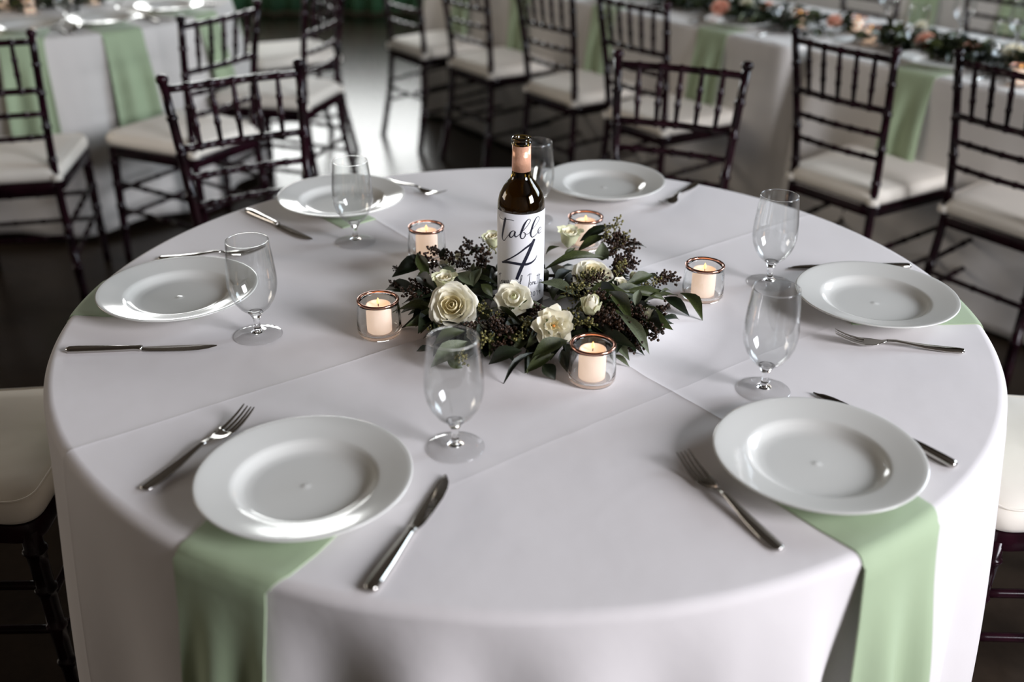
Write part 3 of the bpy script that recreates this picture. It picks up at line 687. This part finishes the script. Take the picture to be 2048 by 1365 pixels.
    mb = MB(); turned(mb, [(-.163, -.208, .25), (.163, -.208, .25)], .0085, [.25, .5, .75], 8); mb.build('stretcher', M_wood, root)
    return root
chair_src = make_chair(); cf = [True]
def chair(x, y, hx, hy, label, group):
    o = place(chair_src, cf[0], (x, y, 0), math.atan2(hy, hx) - math.pi / 2, label, group); cf[0] = False; return o
G1, G2, G3 = 'chairs around the near round table', 'chairs around the left round table', 'chairs along the long tables'
chair(-0.615, 0.865, .516, -.857, 'purple-black chair pulled up behind the back left plate', G1)
chair(0.338, 1.003, -.395, -.918, 'reddish purple chair pulled up behind the plate right of the bottle', G1)
chair(-1.025, 0.000, 1, 0.03, 'white cushioned chair cut off at the left edge of the photo', G1)
chair(0.985, -0.010, -1, 0.03, 'white cushioned chair cut off at the right edge of the photo', G1)
chair(-1.680, 1.745, -.22, .975, 'black chair at far left with its back to the camera', G2)
chair(-1.198, 2.056, -.873, .49, 'black chair with ivory seat just behind the purple-black chair', G2)
chair(-0.980, 2.660, -.96, .27, 'black chair turned sideways beside the bright patch of floor', G2)
chair(-1.090, 3.390, -.875, -.48, 'farthest black chair at the left round table, only its seat showing', G2)
for s_, n_, hx, hy, lab in ((-2.04, -.17, .8, .6, 'farthest black chair along the long table behind the bottle'), (-1.53, -.145, .8, .6, 'second farthest black chair along the long table behind the bottle'),
                            (-0.95, -.15, .8, .6, 'black chair with white seat just above the bottle top'), (-0.44, -.15, .8, .6, 'black chair with white seat seen through the reddish purple chair')):
    p = rt_pt(s_, n_); chair(p.x, p.y, hx, hy, lab, G3)
chair(1.135, 1.628, .80, .60, 'black chair with white seat standing behind the right-hand glasses', G3)
chair(1.518, 1.318, .82, .57, 'black chair with white seat cut off by the right edge at the top', G3)
for px, py, lab in ((1.93, 3.92, 'distant black chair at the top of the photo right of the garland'), (2.36, 3.40, 'distant black chair in the top right corner of the photo')):
    chair(px, py, .8, .6, lab, 'chairs at the farthest long table')

# ------------------------------------------------------------------ greenery
def leaf_mesh(name, m, kind):
    """leaf one unit long along +x, up +z"""
    prof_w = {0: [0.02, .28, .45, .50, .40, .20, .0], 1: [0.02, .42, .62, .64, .50, .26, .0], 2: [.02, .2, .32, .36, .3, .16, 0]}[kind]
    bend = {0: .10, 1: .06, 2: .14}[kind]
    P = []
    for i, wd in enumerate(prof_w):
        v = i / 6; z = bend * math.sin(math.pi * v) - .06 * v * v
        P.append([(v, t * wd, z + abs(t) * wd * .30 + .012 * math.sin(9 * v + 3 * t)) for t in (-1, -.5, 0, .5, 1)])
    mb = MB(); mb.grid(P); return mb.mesh(name, m)
LEAF = [[leaf_mesh('leaf', m, k) for k in range(3)] for m in M_leafs]
def basis(base, xdir, nrm, L, w):
    x = xdir.normalized(); z = (nrm - x * nrm.dot(x)); z = z.normalized() if z.length > 1e-4 else Vector((0, 0, 1)); y = z.cross(x)
    m = Matrix((x * L, y * w, z * L)).transposed().to_4x4(); m.translation = base; return m
WC = Vector((0.02, -0.055, T))
wr = thing('floral_wreath', 'round wreath of dark leaves and brown seed berries around the bottle', 'wreath', WC)
def add_leaf(parent, base, tip, wpx, mi, kind=0, nrm=None):
    d = tip - base; L = d.length
    return link('leaf', LEAF[mi][kind], parent, basis(base - Vector(parent.location), d, nrm or Vector((0, -.5, .87)), L, wpx))
K = 5.935
def t1(x, y): return 760 + x / K, 400 + y / K
def t2(x, y): return 800 + x / K, 540 + y / K
def t3(x, y): return 1080 + x / K, 400 + y / K
def t4(x, y): return 1080 + x / K, 560 + y / K
rw = random.Random(77)
# leaves one can tell apart: (tile, base, tip, width in tile pixels, height of base and tip above the table in mm, colour, shape)
LV = [(t1, (590, 720), (140, 905), 210, 45, 28, 0, 1), (t1, (580, 960), (435, 612), 140, 35, 70, 1, 0), (t1, (670, 1090), (425, 885), 150, 45, 50, 0, 0), (t1, (745, 720), (757, 566), 100, 50, 72, 0, 0),
      (t1, (750, 805), (925, 915), 90, 62, 50, 2, 0), (t1, (1105, 1020), (915, 860), 170, 42, 55, 2, 1), (t1, (1105, 1030), (1205, 800), 140, 40, 65, 2, 0), (t1, (1200, 1000), (1340, 1150), 110, 58, 40, 1, 0),
      (t1, (1240, 590), (1030, 660), 80, 50, 48, 1, 0), (t1, (500, 1090), (40, 1065), 170, 30, 18, 0, 0), (t1, (650, 1250), (240, 1330), 150, 28, 14, 0, 0), (t1, (600, 870), (420, 940), 90, 52, 40, 1, 0),
      (t1, (860, 860), (700, 770), 70, 55, 60, 0, 2), (t1, (1100, 860), (1115, 740), 50, 55, 70, 2, 2),
      (t4, (425, 190), (0, 15), 130, 48, 66, 2, 0), (t2, (1330, 495), (1760, 440), 120, 42, 50, 1, 0), (t2, (800, 850), (360, 1150), 190, 40, 10, 2, 0), (t2, (770, 730), (380, 890), 140, 48, 30, 1, 0),
      (t2, (1450, 960), (1040, 1115), 170, 36, 10, 0, 0), (t2, (1590, 980), (1215, 1350), 70, 30, 3, 0, 2), (t2, (1830, 1000), (1475, 1225), 120, 32, 8, 1, 0), (t2, (1990, 840), (1535, 1085), 180, 48, 26, 1, 0),
      (t2, (1700, 1120), (1845, 1305), 150, 18, 3, 0, 0), (t2, (400, 930), (190, 965), 70, 14, 5, 0, 0), (t2, (400, 790), (270, 815), 60, 22, 12, 0, 0), (t2, (420, 560), (175, 672), 110, 28, 8, 0, 0),
      (t2, (560, 1080), (745, 1165), 120, 16, 6, 1, 1), (t2, (1080, 460), (1500, 690), 60, 44, 38, 1, 2), (t2, (330, 400), (130, 640), 110, 30, 16, 0, 0),
      (t3, (470, 495), (890, 290), 120, 60, 92, 0, 0), (t3, (450, 610), (828, 405), 110, 50, 84, 1, 0), (t3, (740, 720), (745, 500), 170, 48, 82, 2, 1), (t3, (70, 650), (228, 546), 70, 42, 62, 1, 0), (t3, (280, 690), (425, 562), 70, 44, 62, 1, 0),
      (t3, (50, 830), (800, 672), 110, 40, 60, 1, 2), (t3, (830, 605), (1275, 548), 45, 55, 48, 0, 2), (t3, (1030, 1040), (1350, 876), 150, 40, 52, 1, 0), (t3, (1250, 900), (1430, 965), 90, 40, 28, 1, 0),
      (t4, (1665, 160), (1940, 472), 160, 24, 4, 1, 0), (t4, (1470, 210), (1780, 425), 130, 22, 4, 0, 0), (t4, (820, 140), (1095, 505), 170, 66, 46, 1, 0), (t4, (935, 395), (1308, 872), 130, 58, 12, 2, 2), (t4, (880, 670), (1060, 955), 120, 26, 5, 2, 0),
      (t4, (990, 140), (1510, 235), 130, 50, 30, 1, 0), (t4, (1130, 310), (1185, 105), 100, 44, 66, 2, 0), (t4, (1320, 520), (1672, 458), 60, 24, 12, 0, 0), (t4, (1390, 200), (1560, 125), 40, 34, 32, 1, 2), (t4, (260, 830), (335, 1115), 110, 30, 4, 0, 0),
      (t4, (870, 890), (1065, 1030), 60, 12, 3, 2, 2), (t4, (340, 420), (395, 330), 50, 44, 56, 2, 0), (t4, (1000, 60), (1330, 40), 90, 46, 36, 1, 0), (t4, (320, 200), (180, 250), 40, 52, 46, 1, 0), (t4, (1180, 230), (1000, 330), 70, 38, 40, 0, 0)]
for tf, b, p, wd, zb, zt, mi, kd in LV:
    B, P = at(*tf(*b), T + zb / 1000), at(*tf(*p), T + zt / 1000)
    hw = {0: .50, 1: .64, 2: .36}[kd]
    nrm = Vector((rw.uniform(-.25, .25), -.55 + rw.uniform(-.2, .2), .8))
    add_leaf(wr, B, P, wd / K / 1240 * .5 / hw * 1.12, mi, kd, nrm)
# the rest of the foliage: dark leaves packed in the ring
for k in range(165):
    a = 2 * math.pi * k / 165 + rw.uniform(-.1, .1); ring = rw.random()
    rad = .055 + .085 * ring; ca, sa = math.cos(a), math.sin(a)
    ex = 1.12 if ca > 0 else .95
    B = WC + Vector((ca * rad * ex * 1.1, sa * rad * .95, .012 + .030 * rw.random() * (1.2 - ring)))
    aa = a + rw.uniform(-1.0, 1.0); L = rw.uniform(.050, .088)
    P = B + Vector((math.cos(aa) * L, math.sin(aa) * L * .92, rw.uniform(-.012, .020)))
    P.z = max(P.z, T + .006)
    if (B - Vector((BX, BY, B.z))).length < .046 or (P - Vector((BX, BY, P.z))).length < .046: continue
    add_leaf(wr, B, P, rw.uniform(.020, .034), rw.choice((0, 0, 0, 1, 1)), rw.choice((0, 0, 1, 2)), Vector((rw.uniform(-.6, .6), rw.uniform(-.6, .6), 1)))
for k in range(130):
    a = R_(rw.uniform(130, 250)) if k < 80 else R_(rw.uniform(-70, 60)); rad = rw.uniform(.09, .165)
    B = WC + Vector((math.cos(a) * rad, math.sin(a) * rad * .85, rw.uniform(.008, .030))); aa = a + rw.uniform(-1.2, 1.2); L = rw.uniform(.045, .080)
    P = B + Vector((math.cos(aa) * L, math.sin(aa) * L, rw.uniform(-.012, .012))); P.z = max(P.z, T + .005)
    add_leaf(wr, B, P, rw.uniform(.020, .034), rw.choice((0, 0, 0, 1)), rw.choice((0, 1)), Vector((rw.uniform(-.5, .5), rw.uniform(-.5, .5), 1)))
# twig ring that carries the foliage
for q in range(3):
    pts = []
    for k in range(41):
        a = 2 * math.pi * k / 40; rad = .105 + .012 * q + .006 * math.sin(3 * a + q * 2)
        pts.append((math.cos(a) * rad * 1.08, math.sin(a) * rad * .95, .010 + .007 * q + .004 * math.sin(5 * a + q)))
    mb = MB(); mb.tube(pts, .0030, 6, False); mb.build('twig_ring', M_stem, wr)
# seeded sprigs
def sprig_mesh(seed, m, nb=46, L=.048, spread=.0135, br=.0027):
    r2 = random.Random(seed); mb = MB()
    main = [Vector((L * t, .006 * math.sin(3 * t + seed), .008 * math.sin(2.2 * t))) for t in [k / 5 for k in range(6)]]
    mb.tube(main, [.0011 - .0006 * k / 5 for k in range(6)], 4, False)
    for k in range(nb):
        t = r2.uniform(.12, 1.0); i = min(4, int(t * 5)); p = main[i].lerp(main[i + 1], t * 5 - i)
        d = Vector((r2.uniform(-.3, .9), r2.uniform(-1, 1), r2.uniform(-.5, 1))).normalized(); ln = spread * r2.uniform(.35, 1)
        e = p + d * ln
        mb.tube([p, p.lerp(e, .6) + Vector((0, 0, .002)), e], .00042, 3, False)
        r_ = br * r2.uniform(.75, 1.15); ax = d; u = ax.orthogonal().normalized(); v = ax.cross(u)
        vs, fs = [], []
        for (rr, h) in ((.35, -.8), (.92, -.35), (1.0, .25), (.62, .85)):
            vs += [e + (u * math.cos(2 * math.pi * j / 6) + v * math.sin(2 * math.pi * j / 6)) * rr * r_ + ax * h * r_ * 1.15 for j in range(6)]
        for a_ in range(3):
            for j in range(6): fs.append((a_ * 6 + j, a_ * 6 + (j + 1) % 6, a_ * 6 + 6 + (j + 1) % 6, a_ * 6 + 6 + j))
        c = len(vs); vs.append(e + ax * r_ * .65); fs += [(18 + j, 18 + (j + 1) % 6, c) for j in range(6)]
        mb.add(vs, fs)
    return mb.mesh('seed_sprig', m)
SPB = [sprig_mesh(k, M_berry) for k in range(4)]; SPG = [sprig_mesh(10 + k, M_berry2, 26, .045, .0145, .0023) for k in range(3)]
def sprig(parent, base, direc, sc, green=False):
    me = rw.choice(SPG if green else SPB)
    o = link('seed_sprig', me, parent, basis(base - Vector(parent.location), direc, Vector((rw.uniform(-.4, .4), -.4, 1)), sc, sc))
    return tag(o, None, None, None, 'stuff')
SPL = [(t1, 640, 640, 40, 0), (t1, 1275, 540, 62, 1), (t1, 1090, 560, 55, 0), (t1, 880, 740, 62, 0), (t1, 590, 760, 50, 0), (t1, 130, 830, 30, 0), (t1, 120, 1010, 30, 0), (t1, 350, 1160, 30, 0), (t1, 450, 1010, 42, 0), (t1, 1000, 720, 50, 0), (t1, 1200, 690, 48, 0),
       (t2, 900, 500, 44, 1), (t2, 1080, 570, 44, 1), (t2, 1250, 790, 38, 0), (t2, 1420, 830, 36, 1), (t2, 1010, 880, 34, 1), (t2, 760, 1100, 14, 1), (t2, 110, 330, 32, 0), (t2, 440, 720, 24, 1), (t2, 900, 730, 36, 0), (t2, 1150, 690, 42, 0), (t2, 1500, 700, 42, 1), (t2, 1640, 560, 44, 0), (t2, 1190, 950, 26, 0),
       (t3, 900, 300, 92, 1), (t3, 800, 390, 84, 1), (t3, 880, 490, 72, 0), (t3, 980, 480, 70, 1), (t3, 1060, 560, 62, 0), (t3, 900, 600, 62, 0), (t3, 1000, 690, 56, 0), (t3, 930, 760, 54, 0), (t3, 1080, 780, 48, 0), (t3, 560, 930, 60, 1), (t3, 450, 1080, 58, 1), (t3, 950, 860, 52, 1), (t3, 1340, 1010, 36, 1), (t3, 1480, 960, 36, 0), (t3, 1560, 990, 32, 0), (t3, 680, 960, 58, 0),
       (t4, 860, 380, 50, 0), (t4, 840, 500, 46, 0), (t4, 900, 580, 40, 0), (t4, 1150, 390, 38, 0), (t4, 1180, 470, 34, 0), (t4, 1260, 590, 24, 0), (t4, 1320, 660, 18, 0), (t4, 1100, 780, 14, 0), (t4, 1180, 820, 12, 0), (t4, 1440, 390, 26, 0), (t4, 540, 560, 42, 1), (t4, 700, 260, 56, 0), (t4, 420, 440, 44, 1), (t4, 780, 430, 48, 0), (t4, 1010, 560, 34, 0), (t4, 1060, 690, 24, 0), (t4, 700, 520, 44, 0)]
for tf, x, y, z, g in SPL:
    b = at(*tf(x, y), T + z / 1000); out = b - WC; out.z = .012; out.normalize()
    out = (out + Vector((rw.uniform(-.5, .5), rw.uniform(-.5, .5), rw.uniform(-.1, .4)))).normalized()
    sprig(wr, b - out * .028, out, rw.uniform(.75, 1.0) * (.6 if tf is t1 and x < 400 else 1), bool(g))
    if z > 40 and rw.random() < .45: sprig(wr, b - out * .030 + Vector((rw.uniform(-.018, .018), rw.uniform(-.018, .018), -.010)), out, rw.uniform(.7, .9), bool(g) and rw.random() < .5)

# ------------------------------------------------------------------ roses
def petal_mesh(m, prof_, alpha, seed, ruffle=.03, nu=6, nv=6, top=.26):
    """one petal of a rose of radius one; prof_: (r, z) stations from base to lip"""
    r2 = random.Random(seed); ph, ph2 = r2.uniform(0, 6), r2.uniform(0, 6); P = []
    for i in range(nv + 1):
        v = i / nv; row = []
        for j in range(nu + 1):
            u = -1 + 2 * j / nu
            ve = v * (1 - top * abs(u) ** 2.4); q = ve * (len(prof_) - 1); k = min(len(prof_) - 2, int(q)); f_ = q - k
            r_ = prof_[k][0] * (1 - f_) + prof_[k + 1][0] * f_; z = prof_[k][1] * (1 - f_) + prof_[k + 1][1] * f_
            an = alpha * u * (.45 + .55 * math.sin(math.pi * min(1, .15 + v * .62)))
            r_ += ruffle * v * v * math.sin(4.1 * u + ph) + .035 * u * v; z += ruffle * v * v * math.cos(5.3 * u + ph2)
            row.append((r_ * math.cos(an), r_ * math.sin(an), z))
        P.append(row)
    mb = MB(); mb.grid(P); return mb.mesh('petal', m)
def make_rose(kind):
    root = thing('rose', 'x', 'rose')
    if kind == 'full':
        L = [(M_petal_in, 3, [(.04, .1), (.13, .4), (.13, .66), (.09, .80)], 1.5, .01), (M_petal_in, 4, [(.06, .08), (.22, .38), (.25, .66), (.22, .82)], 1.25, .02), (M_petal_in, 5, [(.08, .06), (.34, .34), (.41, .64), (.42, .80)], 1.0, .03),
             (M_petal, 5, [(.1, .04), (.46, .28), (.58, .58), (.63, .72)], .95, .04), (M_petal, 6, [(.1, .02), (.56, .20), (.74, .48), (.86, .58), (.92, .56)], .85, .05), (M_petal, 6, [(.1, 0), (.60, .10), (.86, .32), (1.02, .38), (1.08, .30)], .80, .06)]
    elif kind == 'mini':
        L = [(M_petal_g, 3, [(.04, .1), (.16, .4), (.15, .7), (.08, .9)], 1.5, .01), (M_petal, 4, [(.06, .08), (.30, .34), (.34, .66), (.28, .88)], 1.2, .03), (M_petal, 5, [(.08, .04), (.50, .26), (.62, .56), (.62, .74)], .95, .06), (M_petal, 5, [(.1, 0), (.60, .12), (.88, .34), (1.02, .44), (1.08, .36)], .78, .10)]
    elif kind == 'ruffled':
        L = [(M_petal_in, 4, [(.06, .08), (.18, .3), (.24, .52), (.22, .66)], .9, .10), (M_petal, 5, [(.08, .04), (.40, .28), (.50, .60), (.44, .86)], .85, .14), (M_petal, 6, [(.1, 0), (.56, .16), (.82, .46), (.92, .66)], .95, .15), (M_petal, 5, [(.1, 0), (.62, .06), (.92, .26), (1.08, .34)], .92, .15)]
    elif kind == 'cup':
        L = [(M_petal_in, 4, [(.05, .2), (.22, .7), (.26, 1.1), (.24, 1.3)], 1.2, .03), (M_petal, 5, [(.06, .1), (.42, .6), (.50, 1.1), (.56, 1.36)], 1.0, .05), (M_petal_g, 5, [(.08, 0), (.52, .46), (.64, .98), (.80, 1.30), (.98, 1.36)], .85, .06)]
    else:   # bud
        L = [(M_petal, 3, [(.05, .1), (.30, .6), (.26, 1.2), (.12, 1.55)], 1.4, .03), (M_petal, 3, [(.06, .05), (.46, .5), (.44, 1.05), (.32, 1.42)], 1.2, .04), (M_petal_g, 4, [(.08, 0), (.56, .4), (.60, .85), (.66, 1.15)], .85, .06)]
    for li, (m, n, pf, al, ru) in enumerate(L):
        mes = [petal_mesh(m, pf, al, li * 7 + k + len(kind), ru) for k in range(2)]
        for k in range(n):
            o = link('petal', mes[k % 2], root); o.rotation_euler = (0, 0, 2 * math.pi * k / n + li * 1.9)
    sp_me = leaf_mesh('sepal', M_sepal, 2)
    for k in range(5):
        a = 2 * math.pi * k / 5 + .4; x = Vector((math.cos(a), math.sin(a), .10 if kind in ('full', 'mini', 'ruffled') else 1.1))
        link('sepal', sp_me, root, basis(Vector((0, 0, -.04)), x, Vector((-math.cos(a), -math.sin(a), 1)), .75, .5))
    if kind == 'ruffled':
        mb = MB(); mb.lathe([(0, .30), (.07, .34), (.08, .44), (.04, .52), (0, .54)], 10); mb.build('stamens', M_orange, root)
    return root
ROSE = {k: make_rose(k) for k in ('full', 'mini', 'ruffled', 'cup', 'bud')}; rf = set()
def rose(kind, px, py, z, rad, axis, label, group='cream roses in the wreath', spin=0.0, up=.45):
    src = ROSE[kind]; o = src if kind not in rf else copy_tree(src); rf.add(kind)
    ax = Vector(axis).normalized(); q = ax.to_track_quat('Z', 'Y'); c = at(px, py, T + z) if isinstance(px, (int, float)) and py is not None else px
    o.rotation_mode = 'QUATERNION'; o.rotation_quaternion = q @ Matrix.Rotation(spin, 3, 'Z').to_quaternion()
    o.scale = (rad, rad, rad); o.location = c - ax * rad * up; o['label'] = label; o['group'] = group
    return o
rose('full', 905, 612, .060, .0370, (-.10, -.80, .60), 'largest cream rose, fully open, at the left front of the wreath', spin=.4)
rose('cup', 889, 563, .066, .0230, (-.05, -.05, 1), 'small cream rose resting on top of the largest rose', spin=1.0, up=.9)
rose('mini', 1027, 597, .066, .0285, (.05, -.62, .78), 'cream rose directly in front of the bottle label', spin=.3)
rose('ruffled', 1108, 652, .058, .0290, (.22, -.85, .45), 'ruffled open cream rose with orange centre above the front candle', spin=.9)
rose('full', 1187, 549, .058, .0350, (.18, -.30, .94), 'broad white rose on the right side of the wreath', spin=2.0)
rose('bud', 1182, 611, .068, .0250, (-.02, -.28, .95), 'half open white rosebud standing above the front candle', spin=.5, up=.75)
rose('bud', 1299, 630, .036, .0175, (.42, -.2, .70), 'tight greenish rosebud at the right end of the berries', spin=.5, up=.75)
rose('mini', 1243, 569, .048, .0145, (.3, -.5, .75), 'small white bloom beside the broad white rose', spin=1.5)
rose('bud', 1267, 552, .048, .0110, (.6, -.1, .65), 'smallest white bud right of the broad white rose', spin=.1, up=.75)
rose('cup', 1138, 476, .078, .0250, (.10, -.05, .96), 'upright cream rose below the back right candle', spin=.2, up=.75)
rose('mini', 893, 531, .056, .0140, (-.2, -.6, .75), 'small white bloom among leaves left of the bottle', spin=.8)
rose('bud', 918, 514, .056, .0110, (.2, -.2, .95), 'yellowish bud peeking behind the small white bloom', spin=.4, up=.75)
rose('cup', 986, 482, .074, .0200, (-.15, -.1, .96), 'pale rose half hidden behind the left side of the bottle', spin=1.4, up=.75)
rose('mini', 957, 665, .040, .0185, (.1, -.6, .78), 'small cream bloom seen through the rim of the nearest glass', spin=.6)

# ------------------------------------------------------------------ the other tables
def foliage(name, pts, width, n, seed, label, cat='garland'):
    """loose rope of leaves along a path, one mass of leaves"""
    r2 = random.Random(seed); c = Vector(pts[len(pts) // 2]); root = thing(name, label, cat, (c.x, c.y, T))
    for mi in range(3):
        mb = MB(); me0 = LEAF[mi][0]; V0 = [v.co.copy() for v in me0.vertices]; F0 = [tuple(p.vertices) for p in me0.polygons]
        for k in range(int(n * (.6, .28, .12)[mi])):
            t = r2.random() * (len(pts) - 1); i = min(len(pts) - 2, int(t)); p = Vector(pts[i]).lerp(Vector(pts[i + 1]), t - i)
            a = r2.uniform(0, 6.283); rr = width * math.sqrt(r2.random())
            b = p + Vector((math.cos(a) * rr, math.sin(a) * rr, .01 + .05 * r2.random() * (1 - rr / width * .6)))
            d = Vector((math.cos(a + r2.uniform(-1, 1)), math.sin(a + r2.uniform(-1, 1)), r2.uniform(-.2, .6))); L = r2.uniform(.045, .085)
            mw = basis(b - Vector(root.location), d, Vector((r2.uniform(-.6, .6), r2.uniform(-.6, .6), 1)), L, L * .42)
            vs = [mw @ v for v in V0]
            for v in vs: v.z = max(v.z, .002)
            mb.add(vs, F0)
        tag(mb.build('foliage', M_leafs[mi], root), None, None, None, 'stuff')
    return root
# place settings of the left table
GP2, GG2 = 'white plates on the left round table', 'stemmed glasses on the left round table'
for k, (dx, dy, lab, items) in enumerate(((.272, -.962, 'behind the chair at far left', 'pngk'), (.676, -.737, 'above the widest green napkin at top left', 'pngfk'), (.965, -.262, 'third from the left', 'pnfk'), (.88, .47, 'nearest the green hanging fabric', 'n'))):
    c = LT + Vector((dx, dy, 0)) * .595; az = math.degrees(math.atan2(dy, dx)); tdir = Vector((-dy, dx, 0))
    if 'p' in items: plate(c.x, c.y, ZP, 'white plate on the left round table, ' + lab, GP2)
    napkin((LT.x, LT.y), az, .54, .165, .15, .34, 'sage green napkin on the left round table, ' + lab, fold=left_fold, seed=20 + k, group='napkins on the left round table', flare=.075, amp=.05)
    if 'g' in items:
        g = LT + Vector((dx, dy, 0)) * .44 + tdir * .13; goblet(g.x, g.y, T + .0003, 'stemmed glass on the left round table, ' + lab, GG2)
    for kd, s_ in (('f', -1), ('k', 1)):
        if kd in items:
            b = c + Vector((dx, dy, 0)) * .11 + tdir * s_ * .175; e = b - Vector((dx, dy, 0)) * .2
            cutlery(kd, (b.x, b.y), (e.x, e.y), 'steel %s on the left round table, ' % ('fork' if kd == 'f' else 'knife') + lab, 'cutlery on the left round table')
foliage('floral_wreath', [tuple(LT + Vector((math.cos(a) * .17, math.sin(a) * .17, T))) for a in [k * .35 for k in range(19)]], .09, 420, 3, 'dark leafy wreath on the left round table at the top edge', 'wreath')
for px, py, wh in ((62, 28, 'beside the wreath at top left'), (190, 10, 'at the top edge right of the wreath'), (8, 20, 'in the top left corner of the photo')):
    p = at(px, py, T); votive(p.x, p.y, T + .0002, wh, 'candle jars on the left round table', 'candles on the left round table')
# place settings of the long tables
GP3, GG3 = 'white plates along the long tables', 'stemmed glasses along the long tables'
for k, (s_, lab, items) in enumerate(((-2.08, 'at the far end', 'n'), (-1.60, 'second from the far end', 'n'), (-1.02, 'behind the bottle top', 'pnk'), (-0.40, 'left of the join', 'pngfk'), (0.46, 'right of the nearest chair', 'pngk'))):
    off = .03 if s_ < 0 else .05
    c = rt_pt(s_, .145, 0, off)
    if 'p' in items: plate(c.x, c.y, ZP, 'white plate on the long table, ' + lab, GP3)
    o0 = rt_pt(s_, .8, 0, off)
    napkin((o0.x, o0.y), math.degrees(math.atan2(-NV.y, -NV.x)), .70, .16, .14, .32, 'sage green napkin on the long table, ' + lab, edge=.80, straight=True, seed=40 + k, group='napkins along the long tables', flare=.03)
    if 'g' in items:
        for q, n_, wd in ((-.16, .22, 'left of'), (.17, .20, 'right of')):
            g = rt_pt(s_ + q, n_, 0, off); goblet(g.x, g.y, T + .0003, 'stemmed glass %s the plate on the long table, %s' % (wd, lab), GG3)
    for kd, q in (('f', -.175), ('k', .175)):
        if kd in items:
            b, e = rt_pt(s_ + q, .05, 0, off), rt_pt(s_ + q, .25, 0, off)
            cutlery(kd, (b.x, b.y), (e.x, e.y), 'steel %s on the long table, ' % ('fork' if kd == 'f' else 'knife') + lab, 'cutlery along the long tables')
for px, py, lab in ((1919, 66, 'above the coral rose'), (2030, 92, 'near the right edge'), (1770, 38, 'below the distant chair')):
    g = at(px, py, T); goblet(g.x, g.y, T + .0003, 'stemmed glass beyond the garland on the long table, ' + lab, GG3)
foliage('table_garland', [tuple(rt_pt(s_, .30 + .02 * math.sin(5 * s_), T)) for s_ in [-2.3 + .2 * k for k in range(12)]], .085, 1000, 8, 'dark leafy garland on the long table behind the bottle')
foliage('table_garland', [tuple(rt_pt(s_, .29 + .02 * math.sin(4 * s_), T)) for s_ in [.14 + .1 * k for k in range(12)]], .075, 800, 9, 'dark leafy garland on the long table at top right')
def peach(kind, px, py, rad, lab, z=.055, m=None):
    o = rose(kind, at(px, py, T + z), None, 0, rad, (-.3, -.6, .7), lab, 'roses in the long table garlands')
    if m:
        for ch in o.children:
            if ch.name.startswith('petal'):
                ch.material_slots[0].link = 'OBJECT'; ch.material_slots[0].material = m
for kind, px, py, rad, lab, m in (('full', 1440, 13, .034, 'coral rose in the garland above the plate left of the join', M_peach), ('mini', 1494, 8, .030, 'white rose in the garland right of the coral one', None),
                                  ('mini', 1534, 15, .028, 'pink rose in the garland right of the white one', M_peach), ('mini', 1668, 41, .026, 'peach rose in the garland left of the candle jars', M_peach),
                                  ('full', 1851, 80, .032, 'coral rose in the garland above the plate at top right', M_peach), ('full', 2028, 107, .040, 'large cream rose in the garland at the right edge', None),
                                  ('mini', 1944, 94, .026, 'small peach rose in the garland near the right edge', M_peach), ('mini', 1843, 52, .024, 'small cream rose on the far side of the garland', None)):
    peach(kind, px, py, rad, lab, m=m)
for px, py, wh in ((1738, 88, 'just behind the nearest black chair'), (1712, 68, 'furthest left of the two behind the black chair'), (1597, 56, 'at the join of the long tables'), (2034, 172, 'at the right edge of the photo')):
    p = at(px, py, T); votive(p.x, p.y, T + .0002, wh, 'candle jars along the long tables', 'candles along the long tables')
# napkins at the farthest table, seen through its chairs
for k, (s_, lab) in enumerate(((-.86, 'behind the distant chair right of the garland'), (-.36, 'behind the distant chair in the top right corner'))):
    o0 = OV + EV * s_ + NV * (2.15 + .8)
    napkin((o0.x, o0.y), math.degrees(math.atan2(-NV.y, -NV.x)), .62, .17, .16, .40, 'pale green napkin on the farthest table, ' + lab, edge=.80, straight=True, seed=60 + k, group='napkins at the farthest table', flare=.03)
# dark green curtain at the far end
mb = MB(); rows = []
for k in range(12):
    z = .02 + .76 * k / 11; row = []
    for j in range(260):
        t = j / 259; x = -4.2 + 3.9 * t; row.append((x, 7.05 + .045 * math.sin(t * 150) + .03 * math.sin(t * 61 + 1), z))
    rows.append(row)
mb.grid(rows); o = mb.build('skirting_drape', M_curtain)
tag(o, 'dark green hanging fabric at the far end of the floor, top left', 'curtain'); md = o.modifiers.new('thick', 'SOLIDIFY'); md.thickness = .004
